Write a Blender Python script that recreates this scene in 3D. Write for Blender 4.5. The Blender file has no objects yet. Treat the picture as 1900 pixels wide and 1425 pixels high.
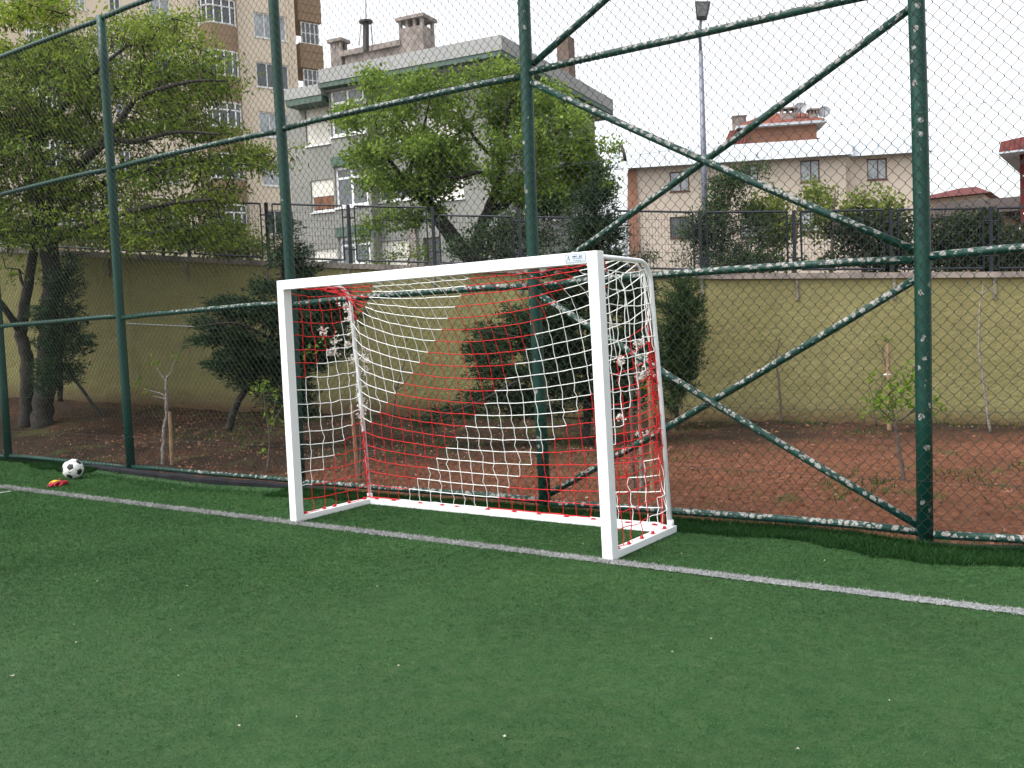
import bpy, bmesh, math, random
import numpy as np
from mathutils import Vector, Matrix, Euler
random.seed(7); RNG = np.random.default_rng(11)
scene = bpy.context.scene
COL = scene.collection
R_ = math.radians

# ------------------------------------------------------------------ camera
CAM = Vector((6.38963, -5.52589, 1.59486)); EUL = Euler((1.51213, 0.04358, 0.62008), 'XYZ'); FOC = 1779.52
CR = EUL.to_matrix()
AX, AY, AZ = CR.col[0].copy(), CR.col[1].copy(), CR.col[2].copy()
cd = bpy.data.cameras.new('camera'); cam = bpy.data.objects.new('camera', cd); COL.objects.link(cam)
cam.location = CAM; cam.rotation_euler = EUL
cd.sensor_fit = 'HORIZONTAL'; cd.sensor_width = 36; cd.lens = FOC / 1900 * 36; cd.clip_end = 3000; cd.clip_start = .05
scene.camera = cam

def ray(px, py): return AX * ((px - 950) / FOC) - AY * ((py - 712.5) / FOC) - AZ
def P(px, py, Z): return CAM + ray(px, py) * Z
def onY(px, py, Y):
    d = ray(px, py); return CAM + d * ((Y - CAM.y) / d.y)
def onZ(px, py, z=0.0):
    d = ray(px, py); return CAM + d * ((z - CAM.z) / d.z)
def depth(p): return -(p - CAM).dot(AZ)

# ------------------------------------------------------------------ noise
def _h(ix, iy, s):
    n = (ix * 374761393 + iy * 668265263 + s * 982451653) & 0xFFFFFFFF
    n = ((n ^ (n >> 13)) * 1274126177) & 0xFFFFFFFF
    return ((n ^ (n >> 16)) & 0xFFFF) / 65535.0
def vn(x, y, s=0):
    x = np.asarray(x, float); y = np.asarray(y, float)
    ix = np.floor(x).astype(np.int64); iy = np.floor(y).astype(np.int64)
    fx = x - ix; fy = y - iy; fx = fx * fx * (3 - 2 * fx); fy = fy * fy * (3 - 2 * fy)
    a = _h(ix, iy, s); b = _h(ix + 1, iy, s); c = _h(ix, iy + 1, s); d = _h(ix + 1, iy + 1, s)
    return (a + (b - a) * fx) * (1 - fy) + (c + (d - c) * fx) * fy
def fbm(x, y, s=0, o=4):
    t = 0; a = .5
    for k in range(o): t = t + a * vn(x * 2 ** k, y * 2 ** k, s + k); a *= .5
    return t

# ------------------------------------------------------------------ layout of the garden
WD = Vector((.893, .450, 0)).normalized(); WN = Vector((WD.y, -WD.x, 0))     # perimeter wall direction and normal to the garden
def ywall(x): return 3.4 + (x + 11.7) * .504
def zbase(x): return np.interp(x, [-18, -11.3, -6.5, 0, 4.1, 9], [1.2, .72, .26, -.07, -.27, -.45])
def ztop(x): return np.interp(x, [-18, -11.7, -7.05, -5.3, 0, 4.18, 9], [4.2, 3.5, 2.97, 2.8, 2.33, 2.12, 1.95])
def tz(x, y):
    yw = np.maximum(ywall(np.asarray(x, float)), 1.9)
    t = np.clip((np.asarray(y, float) - 1.35) / (yw - 1.35), 0, 1)
    return -.02 + (zbase(x) + .02) * t
def GT(px, py):
    d = ray(px, py); t = 3.0
    for _ in range(4000):
        p = CAM + d * t
        if p.z < float(tz(p.x, p.y)) and p.y > 1.2: return p
        t += .01
    return CAM + d * 15

# ------------------------------------------------------------------ mesh builder
class MB:
    def __init__(s): s.v = []; s.f = []; s.m = []
    def add(s, vs, fs, mi=0):
        b = len(s.v); s.v.extend([tuple(v) for v in vs]); s.f.extend([tuple(b + i for i in f) for f in fs]); s.m.extend([mi] * len(fs))
    def hexa(s, a, mi=0):      # 4 bottom pts ccw, 4 top pts
        s.add(a, [(3, 2, 1, 0), (4, 5, 6, 7), (0, 1, 5, 4), (1, 2, 6, 5), (2, 3, 7, 6), (3, 0, 4, 7)], mi)
    def box(s, x0, x1, y0, y1, z0, z1, mi=0):
        s.hexa([(x0, y0, z0), (x1, y0, z0), (x1, y1, z0), (x0, y1, z0), (x0, y0, z1), (x1, y0, z1), (x1, y1, z1), (x0, y1, z1)], mi)
    def tube(s, pts, r, n=8, mi=0, caps=True):
        pts = [Vector(p) for p in pts]; k = len(pts)
        rs = r if isinstance(r, (list, tuple)) else [r] * k
        up = None; vs = []
        for i in range(k):
            t = (pts[min(i + 1, k - 1)] - pts[max(i - 1, 0)])
            if t.length < 1e-9: t = Vector((0, 0, 1))
            t.normalize()
            if up is None:
                up = Vector((0, 0, 1)) if abs(t.z) < .9 else Vector((1, 0, 0))
            a = t.cross(up)
            if a.length < 1e-6: a = t.cross(Vector((0, 1, .3)))
            a.normalize(); b = a.cross(t); up = b
            for j in range(n):
                q = 2 * math.pi * j / n
                vs.append(pts[i] + (a * math.cos(q) + b * math.sin(q)) * rs[i])
        fs = []
        for i in range(k - 1):
            for j in range(n):
                fs.append((i * n + j, i * n + (j + 1) % n, (i + 1) * n + (j + 1) % n, (i + 1) * n + j))
        if caps: fs.append(tuple(range(n - 1, -1, -1))); fs.append(tuple((k - 1) * n + j for j in range(n)))
        s.add(vs, fs, mi)
    def ball(s, c, r, mi=0, seg=10, ring=6):
        c = Vector(c); rx, ry, rz = r if isinstance(r, (tuple, list)) else (r, r, r); vs = []; fs = []
        for i in range(ring + 1):
            th = math.pi * i / ring
            for j in range(seg):
                ph = 2 * math.pi * j / seg
                vs.append(c + Vector((rx * math.sin(th) * math.cos(ph), ry * math.sin(th) * math.sin(ph), rz * math.cos(th))))
        for i in range(ring):
            for j in range(seg): fs.append((i * seg + j, (i + 1) * seg + j, (i + 1) * seg + (j + 1) % seg, i * seg + (j + 1) % seg))
        s.add(vs, fs, mi)
    def build(s, name, mats, parent=None, smooth=False, bevel=0):
        me = bpy.data.meshes.new(name); me.from_pydata(s.v, [], s.f)
        mats = mats if isinstance(mats, (list, tuple)) else [mats]
        for m in mats: me.materials.append(m)
        if len(mats) > 1: me.polygons.foreach_set('material_index', s.m)
        if smooth: me.polygons.foreach_set('use_smooth', [True] * len(s.f))
        me.update()
        return link(name, me, parent, bevel)

def link(name, me, parent=None, bevel=0):
    o = bpy.data.objects.new(name, me); COL.objects.link(o)
    if parent is not None:
        o.parent = parent; o.matrix_parent_inverse = Matrix.Translation(-parent.location)
    if bevel:
        b = o.modifiers.new('bevel', 'BEVEL'); b.width = bevel; b.segments = 2; b.limit_method = 'ANGLE'
    return o
def tag(o, label=None, cat=None, group=None, kind=None):
    if label: o['label'] = label
    if cat: o['category'] = cat
    if group: o['group'] = group
    if kind: o['kind'] = kind
    return o
def thing(name, loc, label, cat, group=None):
    o = bpy.data.objects.new(name, None); o.empty_display_size = .2; COL.objects.link(o); o.location = Vector(loc)
    return tag(o, label, cat, group)
def npmesh(name, V, k, mats, parent=None, mi=None):
    """V: (n*k,3) vertices of n separate k-gons"""
    n = len(V) // k; me = bpy.data.meshes.new(name)
    me.vertices.add(n * k); me.vertices.foreach_set('co', np.asarray(V, np.float32).ravel())
    me.loops.add(n * k); me.loops.foreach_set('vertex_index', np.arange(n * k, dtype=np.int32))
    me.polygons.add(n); me.polygons.foreach_set('loop_start', np.arange(0, n * k, k, dtype=np.int32))
    for m in (mats if isinstance(mats, (list, tuple)) else [mats]): me.materials.append(m)
    if mi is not None: me.polygons.foreach_set('material_index', np.asarray(mi, np.int32))
    me.update(calc_edges=True); me.validate()
    return link(name, me, parent)

# ------------------------------------------------------------------ materials
class NT:
    def __init__(s, name):
        s.m = bpy.data.materials.new(name); s.m.use_nodes = True; s.t = s.m.node_tree; s.t.nodes.clear()
        s.out = s.n('ShaderNodeOutputMaterial')
    def n(s, ty, **kw):
        nd = s.t.nodes.new(ty)
        for k, v in kw.items(): setattr(nd, k, v)
        return nd
    def l(s, a, b): s.t.links.new(a, b)
    def pos(s): return s.n('ShaderNodeNewGeometry').outputs['Position']
    def scaled(s, v, sc):
        m = s.n('ShaderNodeVectorMath', operation='MULTIPLY'); s.l(v, m.inputs[0]); m.inputs[1].default_value = sc if isinstance(sc, (tuple, list)) else (sc, sc, sc); return m.outputs[0]
    def noise(s, sc, vec=None, detail=4, rough=.55, dist=0):
        nd = s.n('ShaderNodeTexNoise'); nd.inputs['Scale'].default_value = sc; nd.inputs['Detail'].default_value = detail; nd.inputs['Roughness'].default_value = rough; nd.inputs['Distortion'].default_value = dist
        s.l(vec if vec is not None else s.pos(), nd.inputs['Vector']); return nd.outputs['Fac']
    def ramp(s, fac, stops):
        r = s.n('ShaderNodeValToRGB'); e = r.color_ramp.elements
        while len(e) < len(stops): e.new(.5)
        for i, (p, c) in enumerate(stops): e[i].position = p; e[i].color = (c + (1,)) if len(c) == 3 else c
        s.l(fac, r.inputs[0]); return r.outputs[0]
    def mix(s, fac, a, b, mode='MIX'):
        m = s.n('ShaderNodeMix', data_type='RGBA', blend_type=mode)
        if isinstance(fac, (int, float)): m.inputs[0].default_value = fac
        else: s.l(fac, m.inputs[0])
        for sock, v in ((m.inputs[6], a), (m.inputs[7], b)):
            if isinstance(v, tuple): sock.default_value = v + (1,) if len(v) == 3 else v
            else: s.l(v, sock)
        return m.outputs[2]
    def math(s, op, a, b=None):
        m = s.n('ShaderNodeMath', operation=op)
        for i, v in enumerate((a, b)):
            if v is None: continue
            if isinstance(v, (int, float)): m.inputs[i].default_value = v
            else: s.l(v, m.inputs[i])
        return m.outputs[0]
    def bsdf(s, col, rough=.6, metal=0, spec=.5, bump=None, bstr=.3, bdist=.02):
        b = s.n('ShaderNodeBsdfPrincipled')
        if isinstance(col, tuple): b.inputs['Base Color'].default_value = col + (1,)
        else: s.l(col, b.inputs['Base Color'])
        if isinstance(rough, (int, float)): b.inputs['Roughness'].default_value = rough
        else: s.l(rough, b.inputs['Roughness'])
        b.inputs['Metallic'].default_value = metal; b.inputs['Specular IOR Level'].default_value = spec
        if bump is not None:
            bp = s.n('ShaderNodeBump'); bp.inputs['Strength'].default_value = bstr; bp.inputs['Distance'].default_value = bdist
            s.l(bump, bp.inputs['Height']); s.l(bp.outputs[0], b.inputs['Normal'])
        s.l(b.outputs[0], s.out.inputs[0]); return b

def simple(name, col, rough=.6, var=.15, sc=3, metal=0, spec=.5, bump=0, bsc=40, bdist=.01):
    t = NT(name); n = t.noise(sc, detail=5)
    dk = tuple(c * (1 - var) for c in col); lt = tuple(min(1, c * (1 + var)) for c in col)
    c = t.ramp(n, [(.3, dk), (.7, lt)])
    t.bsdf(c, rough, metal, spec, t.noise(bsc, detail=3) if bump else None, bump, bdist); return t.m

def leafmat(name, cols, trans=.35, rough=.55, hue_sc=0.8):
    t = NT(name); g = t.n('ShaderNodeNewGeometry')
    r = g.outputs['Random Per Island']
    n = t.noise(hue_sc, detail=2)
    f = t.math('ADD', t.math('MULTIPLY', r, .6), t.math('MULTIPLY', t.math('SUBTRACT', n, .3), 1.0))
    k = len(cols); c = t.ramp(f, [((i + .5) / k, cc) for i, cc in enumerate(cols)])
    d = t.n('ShaderNodeBsdfPrincipled'); t.l(c, d.inputs['Base Color']); d.inputs['Roughness'].default_value = rough; d.inputs['Specular IOR Level'].default_value = .12
    tr = t.n('ShaderNodeBsdfTranslucent'); t.l(c, tr.inputs['Color'])
    mx = t.n('ShaderNodeMixShader'); mx.inputs[0].default_value = trans
    t.l(d.outputs[0], mx.inputs[1]); t.l(tr.outputs[0], mx.inputs[2]); t.l(mx.outputs[0], t.out.inputs[0]); return t.m

M = {}
def m_turf():
    t = NT('artificial_turf'); p = t.pos()
    a = t.noise(.9, detail=4); b = t.noise(150, p, detail=3, rough=.7); c = t.noise(9, p, detail=3)
    base = t.ramp(a, [(.3, (.012, .048, .010)), (.55, (.017, .062, .014)), (.75, (.024, .076, .018))])
    g = t.ramp(b, [(.25, (.45, .45, .45)), (.6, (1.0, 1.0, 1.0)), (.8, (1.35, 1.35, 1.3))])
    cc = t.mix(1, base, g, 'MULTIPLY')
    cc = t.mix(t.ramp(c, [(.35, (0, 0, 0)), (.75, (.5, .5, .5))]), cc, (.05, .085, .03))
    t.bsdf(cc, .75, 0, .25, b, .5, .01); return t.m
M['turf'] = m_turf()
def m_blade():
    t = NT('turf_fibre'); g = t.n('ShaderNodeNewGeometry'); p = t.pos()
    f = t.math('ADD', t.math('MULTIPLY', g.outputs['Random Per Island'], .45), t.math('ADD', t.math('MULTIPLY', t.math('SUBTRACT', t.noise(1.0, p, 4), .3), .75), t.math('MULTIPLY', t.math('SUBTRACT', t.noise(30, t.scaled(p, (.6, 1.2, 1)), 5, .75), .43), 2.2)))
    c = t.ramp(f, [(.08, (.006, .024, .006)), (.32, (.029, .082, .024)), (.6, (.045, .113, .036)), (.9, (.074, .162, .056))])
    st = t.math('MULTIPLY', t.noise(2.2, t.scaled(p, (1, 2.5, 1)), 4), 1)
    c = t.mix(t.ramp(st, [(.60, (0, 0, 0)), (.75, (.45, .45, .45))]), c, (.040, .062, .022))
    d = t.bsdf(c, .7, 0, .10); tr = t.n('ShaderNodeBsdfTranslucent'); t.l(c, tr.inputs['Color']); mx = t.n('ShaderNodeMixShader'); mx.inputs[0].default_value = .22
    t.l(d.outputs[0], mx.inputs[1]); t.l(tr.outputs[0], mx.inputs[2]); t.l(mx.outputs[0], t.out.inputs[0]); return t.m
M['blade'] = m_blade()
M['fringe'] = leafmat('long_turf_fibre', [(.006, .024, .006), (.012, .046, .010), (.022, .074, .016)], .2, .6)
M['line'] = leafmat('white_fibre', [(.18, .185, .18), (.26, .265, .26), (.35, .355, .345)], .1, .7, 3)
M['line_base'] = simple('white_line_turf', (.22, .23, .235), .8, .3, 60)
def m_soil():
    t = NT('red_soil'); a = t.noise(.7, detail=3); b = t.noise(14, detail=6, rough=.7)
    base = t.ramp(b, [(.28, (.060, .025, .015)), (.42, (.150, .061, .034)), (.58, (.215, .093, .055)), (.78, (.31, .155, .102))])
    dk = t.ramp(b, [(.3, (.024, .015, .010)), (.6, (.056, .036, .025)), (.8, (.105, .07, .05))])  # left and back: moist leaf-littered soil, with tree shade also put into the colour
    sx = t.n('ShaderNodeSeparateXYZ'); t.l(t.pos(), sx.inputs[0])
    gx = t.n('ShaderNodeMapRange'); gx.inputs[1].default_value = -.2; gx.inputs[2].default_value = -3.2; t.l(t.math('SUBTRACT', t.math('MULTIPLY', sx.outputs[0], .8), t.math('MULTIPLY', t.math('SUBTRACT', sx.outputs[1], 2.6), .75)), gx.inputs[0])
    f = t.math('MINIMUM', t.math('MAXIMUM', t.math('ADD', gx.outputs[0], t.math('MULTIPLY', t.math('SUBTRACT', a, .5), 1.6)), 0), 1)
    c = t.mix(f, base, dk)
    gr = t.ramp(t.noise(1.7, detail=5), [(.56, (0, 0, 0)), (.70, (.7, .7, .7))])
    c = t.mix(gr, c, (.075, .085, .028))
    t.bsdf(c, .95, 0, .1, t.noise(26, detail=6, rough=.7), 1.0, .06); return t.m
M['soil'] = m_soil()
M['litter'] = leafmat('dry_leaf', [(.06, .036, .022), (.16, .10, .065), (.40, .35, .28)], .05, .8, 6)
M['pebble'] = leafmat('clod', [(.10, .042, .025), (.17, .076, .046), (.24, .118, .076)], 0, .9, 4)
M['weed'] = leafmat('weed_leaf', [(.022, .05, .012), (.045, .09, .018), (.08, .14, .03)], .3, .6, 2)
M['ground'] = simple('far_ground', (.16, .14, .11), .95, .3, .5)
def m_wall():
    t = NT('olive_render'); p = t.pos(); a = t.noise(.8, detail=5, rough=.6); b = t.noise(1.0, t.scaled(p, (2.5, 2.5, .4)), detail=4); c = t.noise(22, detail=4)
    col = t.ramp(a, [(.3, (.205, .188, .078)), (.6, (.252, .231, .104)), (.8, (.285, .258, .124))])
    col = t.mix(t.ramp(b, [(.55, (0, 0, 0)), (.8, (.55, .55, .55))]), col, (.175, .152, .075))
    col = t.mix(t.ramp(t.noise(1.0, t.scaled(p, (.5, .5, 3.5)), detail=5), [(.52, (0, 0, 0)), (.72, (.5, .5, .5))]), col, (.20, .175, .085))
    col = t.mix(t.ramp(t.noise(1.0, t.scaled(p, (5, 5, .5)), detail=5), [(.60, (0, 0, 0)), (.78, (.55, .55, .55))]), col, (.13, .118, .066))
    sx = t.n('ShaderNodeSeparateXYZ'); t.l(p, sx.inputs[0])
    hb = t.n('ShaderNodeMapRange'); t.l(t.math('ADD', t.math('SUBTRACT', sx.outputs[2], t.math('MULTIPLY', sx.outputs[0], -.062)), t.math('MULTIPLY', a, .25)), hb.inputs[0]); hb.inputs[1].default_value = .38; hb.inputs[2].default_value = .05
    col = t.mix(hb.outputs[0], col, (.13, .085, .045))
    t.bsdf(col, .9, 0, .2, t.math('ADD', c, t.math('MULTIPLY', t.noise(5, detail=3), 2)), .5, .03); return t.m
M['wall'] = m_wall()
M['stain'] = simple('weathered_bracket', (.20, .18, .145), .9, .5, 9)
M['coping'] = simple('concrete_coping', (.24, .205, .18), .9, .5, 2.2, bump=.4)
M['concrete_dark'] = simple('weathered_concrete', (.24, .205, .185), .9, .4, 2.5, bump=.3)
def m_goal():
    t = NT('white_powder_coat'); n = t.noise(3, detail=4)
    t.bsdf(t.ramp(n, [(.3, (.76, .79, .80)), (.7, (.84, .86, .865))]), .35, 0, .5); return t.m
M['white'] = m_goal()
M['tube'] = simple('white_tube', (.74, .76, .78), .35, .05, 5)
M['cord_w'] = simple('white_cord', (.88, .88, .86), .8, .06, 30)
M['cord_r'] = simple('red_cord', (.60, .007, .012), .75, .15, 20)
M['clip'] = simple('red_plastic', (.55, .015, .03), .4, .1, 20)
def m_green(name, chips, band):
    t = NT(name); p = t.pos(); n = t.noise(2.5, detail=4)
    c = t.ramp(n, [(.3, (.002, .032, .023)), (.7, (.004, .050, .035))])
    v = t.n('ShaderNodeTexVoronoi'); v.inputs['Scale'].default_value = 22 if band == 'rail' else 12; t.l(p, v.inputs['Vector'])
    cn = t.noise(26, detail=4, rough=.65)
    cell = t.n('ShaderNodeSeparateColor'); t.l(v.outputs['Color'], cell.inputs[0])
    d = t.math('ADD', v.outputs['Distance'], t.math('MULTIPLY', t.math('SUBTRACT', cn, .5), .8))
    gx = t.n('ShaderNodeSeparateXYZ'); g = t.n('ShaderNodeNewGeometry'); t.l(g.outputs['Normal'], gx.inputs[0])
    px = t.n('ShaderNodeSeparateXYZ'); t.l(p, px.inputs[0])
    # chipping rises towards the right-hand bays
    side = t.n('ShaderNodeMapRange'); side.inputs[1].default_value = -4; side.inputs[2].default_value = 2.2; side.inputs[3].default_value = .06; side.inputs[4].default_value = 1; t.l(px.outputs[0], side.inputs[0])
    if band == 'rail': dirn = t.math('ADD', t.math('MULTIPLY', gx.outputs[2], .8), t.math('MULTIPLY', gx.outputs[1], -.45))
    else: dirn = t.math('ADD', t.math('MULTIPLY', gx.outputs[1], -.9), t.math('MULTIPLY', gx.outputs[0], .1))
    act = t.math('GREATER_THAN', t.math('MULTIPLY', t.math('MULTIPLY', t.math('SUBTRACT', dirn, .15), side.outputs[0]), t.math('ADD', .35, cell.outputs[0])), 1 - chips)
    near = t.math('LESS_THAN', d, .46 if band == 'rail' else .22)
    chip = t.math('MULTIPLY', act, near)
    cc = t.mix(chip, c, t.ramp(t.noise(60, detail=2), [(.3, (.12, .11, .10)), (.6, (.33, .33, .31))]))
    t.bsdf(cc, .45, 0, .35, chip, .4, .002); return t.m
M['post'] = m_green('green_post_paint', .62, 'post')
M['rail'] = m_green('green_rail_paint', .92, 'rail')
M['wire'] = simple('pvc_coated_wire', (.008, .021, .016), .42, .3, 2, spec=.5)
M['rubber'] = simple('black_membrane', (.010, .010, .013), .85, .4, 6, spec=.15, bump=.3, bsc=15)
M['navy'] = simple('navy_paint', (.005, .008, .018), .45, .3, 3)
M['bark_dark'] = simple('dark_bark', (.028, .022, .018), .95, .5, 12, bump=.9, bsc=25, bdist=.03)
M['bark_grey'] = simple('grey_bark', (.20, .17, .15), .9, .4, 25, bump=.5)
M['bark_brown'] = simple('brown_bark', (.10, .075, .06), .9, .4, 25, bump=.5)
M['stake'] = simple('wood_stake', (.24, .155, .09), .85, .3, 8, bump=.3)
M['stake_dark'] = simple('dark_stake', (.02, .025, .022), .8, .3, 8)
M['leaf_left'] = leafmat('feathery_leaf', [(.050, .095, .014), (.125, .195, .022), (.22, .295, .036), (.32, .37, .065)], .45, .5, .9)
M['pod'] = leafmat('seed_pod', [(.03, .02, .014), (.065, .042, .03), (.10, .07, .05)], .1, .8, 3)
M['leaf_mid'] = leafmat('bright_leaf', [(.062, .115, .016), (.135, .215, .034), (.215, .31, .054), (.30, .39, .09)], .55, .5, 1.0)
M['leaf_con'] = leafmat('conifer_needle', [(.010, .022, .010), (.024, .048, .022), (.050, .080, .034)], .1, .7, 1.5)
M['leaf_con2'] = leafmat('juniper_needle', [(.014, .032, .014), (.042, .075, .028), (.095, .135, .052)], .2, .7, 1.5)
M['leaf_hedge'] = leafmat('hedge_leaf', [(.08, .12, .025), (.17, .22, .045), (.27, .31, .09)], .4, .6, 1.2)
M['leaf_dark'] = leafmat('dark_hedge_leaf', [(.010, .022, .010), (.025, .042, .016), (.05, .065, .022)], .25, .6, 1.2)
M['leaf_young'] = leafmat('young_leaf', [(.08, .14, .018), (.14, .23, .025), (.20, .30, .04)], .45, .5, 3)
M['blossom'] = leafmat('blossom', [(.62, .55, .48), (.75, .70, .64), (.80, .78, .74)], .3, .7, 5)
def plaster(name, col, streak=.3):
    t = NT(name); p = t.pos(); a = t.noise(.5, detail=4); b = t.noise(1, t.scaled(p, (1.6, 1.6, .12)), detail=4)
    c = t.ramp(a, [(.3, tuple(x * .93 for x in col)), (.7, tuple(x * 1.05 for x in col))])
    c = t.mix(t.ramp(b, [(.5, (0, 0, 0)), (.85, (streak,) * 3)]), c, tuple(x * .55 for x in col))
    t.bsdf(c, .9, 0, .2, t.noise(12, detail=3), .2, .02); return t.m
M['tower'] = plaster('beige_render', (.74, .635, .505), .15)
M['tower_brown'] = plaster('brown_panel', (.31, .22, .145), .2)
M['grey_wall'] = plaster('grey_render', (.25, .25, .228), .25)
M['grey_fascia'] = plaster('pale_fascia', (.34, .345, .335), .2)
M['green_band'] = simple('green_trim', (.06, .105, .08), .6, .2, 2)
M['pink'] = plaster('pink_render', (.60, .51, .42), .15)
M['pink_dark'] = plaster('terracotta_render', (.33, .17, .115), .15)
M['cladding'] = simple('white_metal_cladding', (.47, .51, .55), .4, .12, .8, metal=.0)
def m_tile(name, c0, c1):
    t = NT(name); w = t.n('ShaderNodeTexWave'); w.inputs['Scale'].default_value = 1.6; w.inputs['Distortion'].default_value = 2.5; w.inputs['Detail'].default_value = 2; t.l(t.pos(), w.inputs['Vector'])
    n = t.noise(3, detail=4); c = t.ramp(n, [(.3, c0), (.7, c1)])
    t.bsdf(c, .8, 0, .3, w.outputs['Fac'], .6, .08); return t.m
M['tile'] = m_tile('red_roof_tile', (.13, .034, .022), (.24, .078, .052))
M['tile_dark'] = m_tile('dark_red_roof', (.085, .018, .016), (.13, .03, .026))
M['roof_brown'] = simple('brown_roof_sheet', (.055, .043, .039), .85, .15, 1, spec=.15)
M['red_wall'] = plaster('dark_red_render', (.10, .02, .017), .1)
M['pvc'] = simple('white_window_frame', (.78, .78, .78), .4, .04, 3)
M['wood_frame'] = simple('brown_window_frame', (.11, .05, .035), .5, .2, 5)
def m_glass(name, col, rough=.08):
    t = NT(name); n = t.noise(1.3, detail=3)
    t.bsdf(t.ramp(n, [(.35, tuple(c * .55 for c in col)), (.65, col)]), rough, 0, .6); return t.m
M['glass'] = m_glass('window_glass', (.11, .125, .135)); M['glass_dark'] = m_glass('dark_glass', (.025, .03, .035))
M['glass_pale'] = m_glass('curtained_glass', (.46, .50, .52), .15); M['shutter'] = simple('roller_shutter', (.66, .63, .56), .6, .06, 2)
M['curtain_orange'] = simple('brown_curtain', (.17, .07, .03), .7, .5, 3)
M['metal_grey'] = simple('galvanised_steel', (.15, .16, .20), .45, .15, 2, metal=.1)
M['metal_dark'] = simple('dark_steel', (.035, .03, .028), .55, .3, 3)
M['lamp_lens'] = simple('grey_lens', (.10, .10, .10), .3, .5, 14)
M['dish'] = simple('grey_dish', (.20, .205, .22), .5, .1, 2)
M['ball_w'] = simple('white_leather', (.74, .74, .71), .45, .08, 14); M['ball_k'] = simple('black_leather', (.02, .02, .026), .45, .2, 14)
M['glove_r'] = simple('red_glove_fabric', (.26, .004, .012), .75, .25, 40, bump=.4, bsc=120); M['glove_y'] = simple('yellow_glove_fabric', (.62, .40, .02), .7, .1, 30)
M['paper'] = simple('white_sticker', (.60, .68, .76), .4, .02, 5); M['ink'] = simple('blue_black_ink', (.05, .06, .12), .5, .1, 5)
M['petal'] = simple('pale_petal', (.40, .39, .33), .7, .1, 30); M['brownleaf'] = simple('brown_dead_leaf', (.16, .085, .05), .8, .3, 30)
M['asphalt'] = simple('street_asphalt', (.06, .06, .06), .9, .2, 2)

# ------------------------------------------------------------------ foliage helpers
def leaf_quads(C, n, spread, L, Wd, upbias=0., axis=None, lw_var=.4):
    """clusters C (k,3): n leaves each as folded diamonds -> (k*n*4,3)"""
    C = np.asarray(C, float); k = len(C)
    c = np.repeat(C, n, 0) + RNG.normal(0, 1, (k * n, 3)) * np.asarray(spread)
    d = RNG.normal(0, 1, (k * n, 3)); d[:, 2] += upbias
    if axis is not None: d += np.repeat(np.asarray(axis, float), n, 0)
    d /= np.linalg.norm(d, axis=1)[:, None] + 1e-9
    w = np.cross(d, RNG.normal(0, 1, (k * n, 3))); w /= np.linalg.norm(w, axis=1)[:, None] + 1e-9
    ll = (L * (1 + lw_var * RNG.uniform(-1, 1, k * n)))[:, None]; ww = ll * (Wd / L)
    V = np.stack([c, c + d * ll * .5 + w * ww * .5, c + d * ll, c + d * ll * .5 - w * ww * .5], 1)
    return V.reshape(-1, 3)

def clump_points(ell, Z0, dz, dens, thr=.42, nsc=1.6, seed=3):
    """cluster centres inside ellipses measured in the photograph, spread over real depth"""
    out = []
    for e in ell:
        x, y, rx, ry = e[:4]; zz = Z0 + (e[4] if len(e) > 4 else 0); d = dens * (e[5] if len(e) > 5 else 1)
        s = zz / FOC; vol = rx * s * ry * s * 3.1
        for _ in range(max(3, int(vol * d))):
            while True:
                a = random.uniform(-1, 1); b = random.uniform(-1, 1); c = random.uniform(-1, 1)
                if a * a + b * b + c * c < 1: break
            p = P(x + a * rx, y + b * ry, zz + c * dz * (.4 + .6 * min(1, rx * s / 1.2)))
            if float(fbm(p.x * nsc + p.y * .9, p.z * nsc + p.y * nsc * .7, seed, 2)) / .75 < thr: continue
            out.append(p)
    return out
def limb(pts, Z=None):
    """(px,py,r_px,depth) list -> smooth points and radii"""
    q = [(P(a[0], a[1], a[3]), a[2] * a[3] / FOC) for a in pts]; V = []; Rr = []
    for i in range(len(q) - 1):
        p0 = q[max(i - 1, 0)][0]; p1 = q[i][0]; p2 = q[i + 1][0]; p3 = q[min(i + 2, len(q) - 1)][0]
        for s in range(4):
            t = s / 4
            V.append(.5 * ((2 * p1) + (p2 - p0) * t + (2 * p0 - 5 * p1 + 4 * p2 - p3) * t * t + (3 * p1 - p0 - 3 * p2 + p3) * t ** 3)); Rr.append(q[i][1] * (1 - t) + q[i + 1][1] * t)
    V.append(q[-1][0]); Rr.append(q[-1][1]); return V, Rr
def wood(mb, limbs, clusters, rtw=.012, maxlen=2.5, n=9):
    nodes = []
    for L in limbs:
        V, Rr = limb(L); V = [v + Vector((random.uniform(-1, 1), random.uniform(-1, 1), 0)) * Rr[i] * .18 for i, v in enumerate(V)]
        mb.tube(V, Rr, n); nodes += list(zip(V, Rr))
    NV = np.array([v[:] for v, _ in nodes])
    # second order branches, then twigs to each cluster
    cl = list(clusters); random.shuffle(cl); added = []
    for i, c in enumerate(cl):
        cv = np.array(c[:]); allp = NV if not added else np.concatenate([NV, np.array(added)])
        dd = np.linalg.norm((allp - cv) * np.array([1, 1, 1.25]), axis=1); j = int(dd.argmin())
        if dd[j] > maxlen or dd[j] < .05: continue
        a = Vector(allp[j]); L = (c - a).length
        r0 = min(rtw * (0.6 + L * 1.1), nodes[j][1] * .6 if j < len(nodes) else rtw * 1.2)
        m1 = a.lerp(c, .45) + Vector((random.gauss(0, .07), random.gauss(0, .07), random.gauss(.03, .06))) * L
        mb.tube([a, m1, c], [r0, r0 * .7, r0 * .3], 4, caps=False)
        if L > .25:
            for t in (.5, .75, 1.0): added.append(tuple(m1.lerp(c, (t - .45) / .55)) if t > .45 else tuple(m1))

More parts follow.
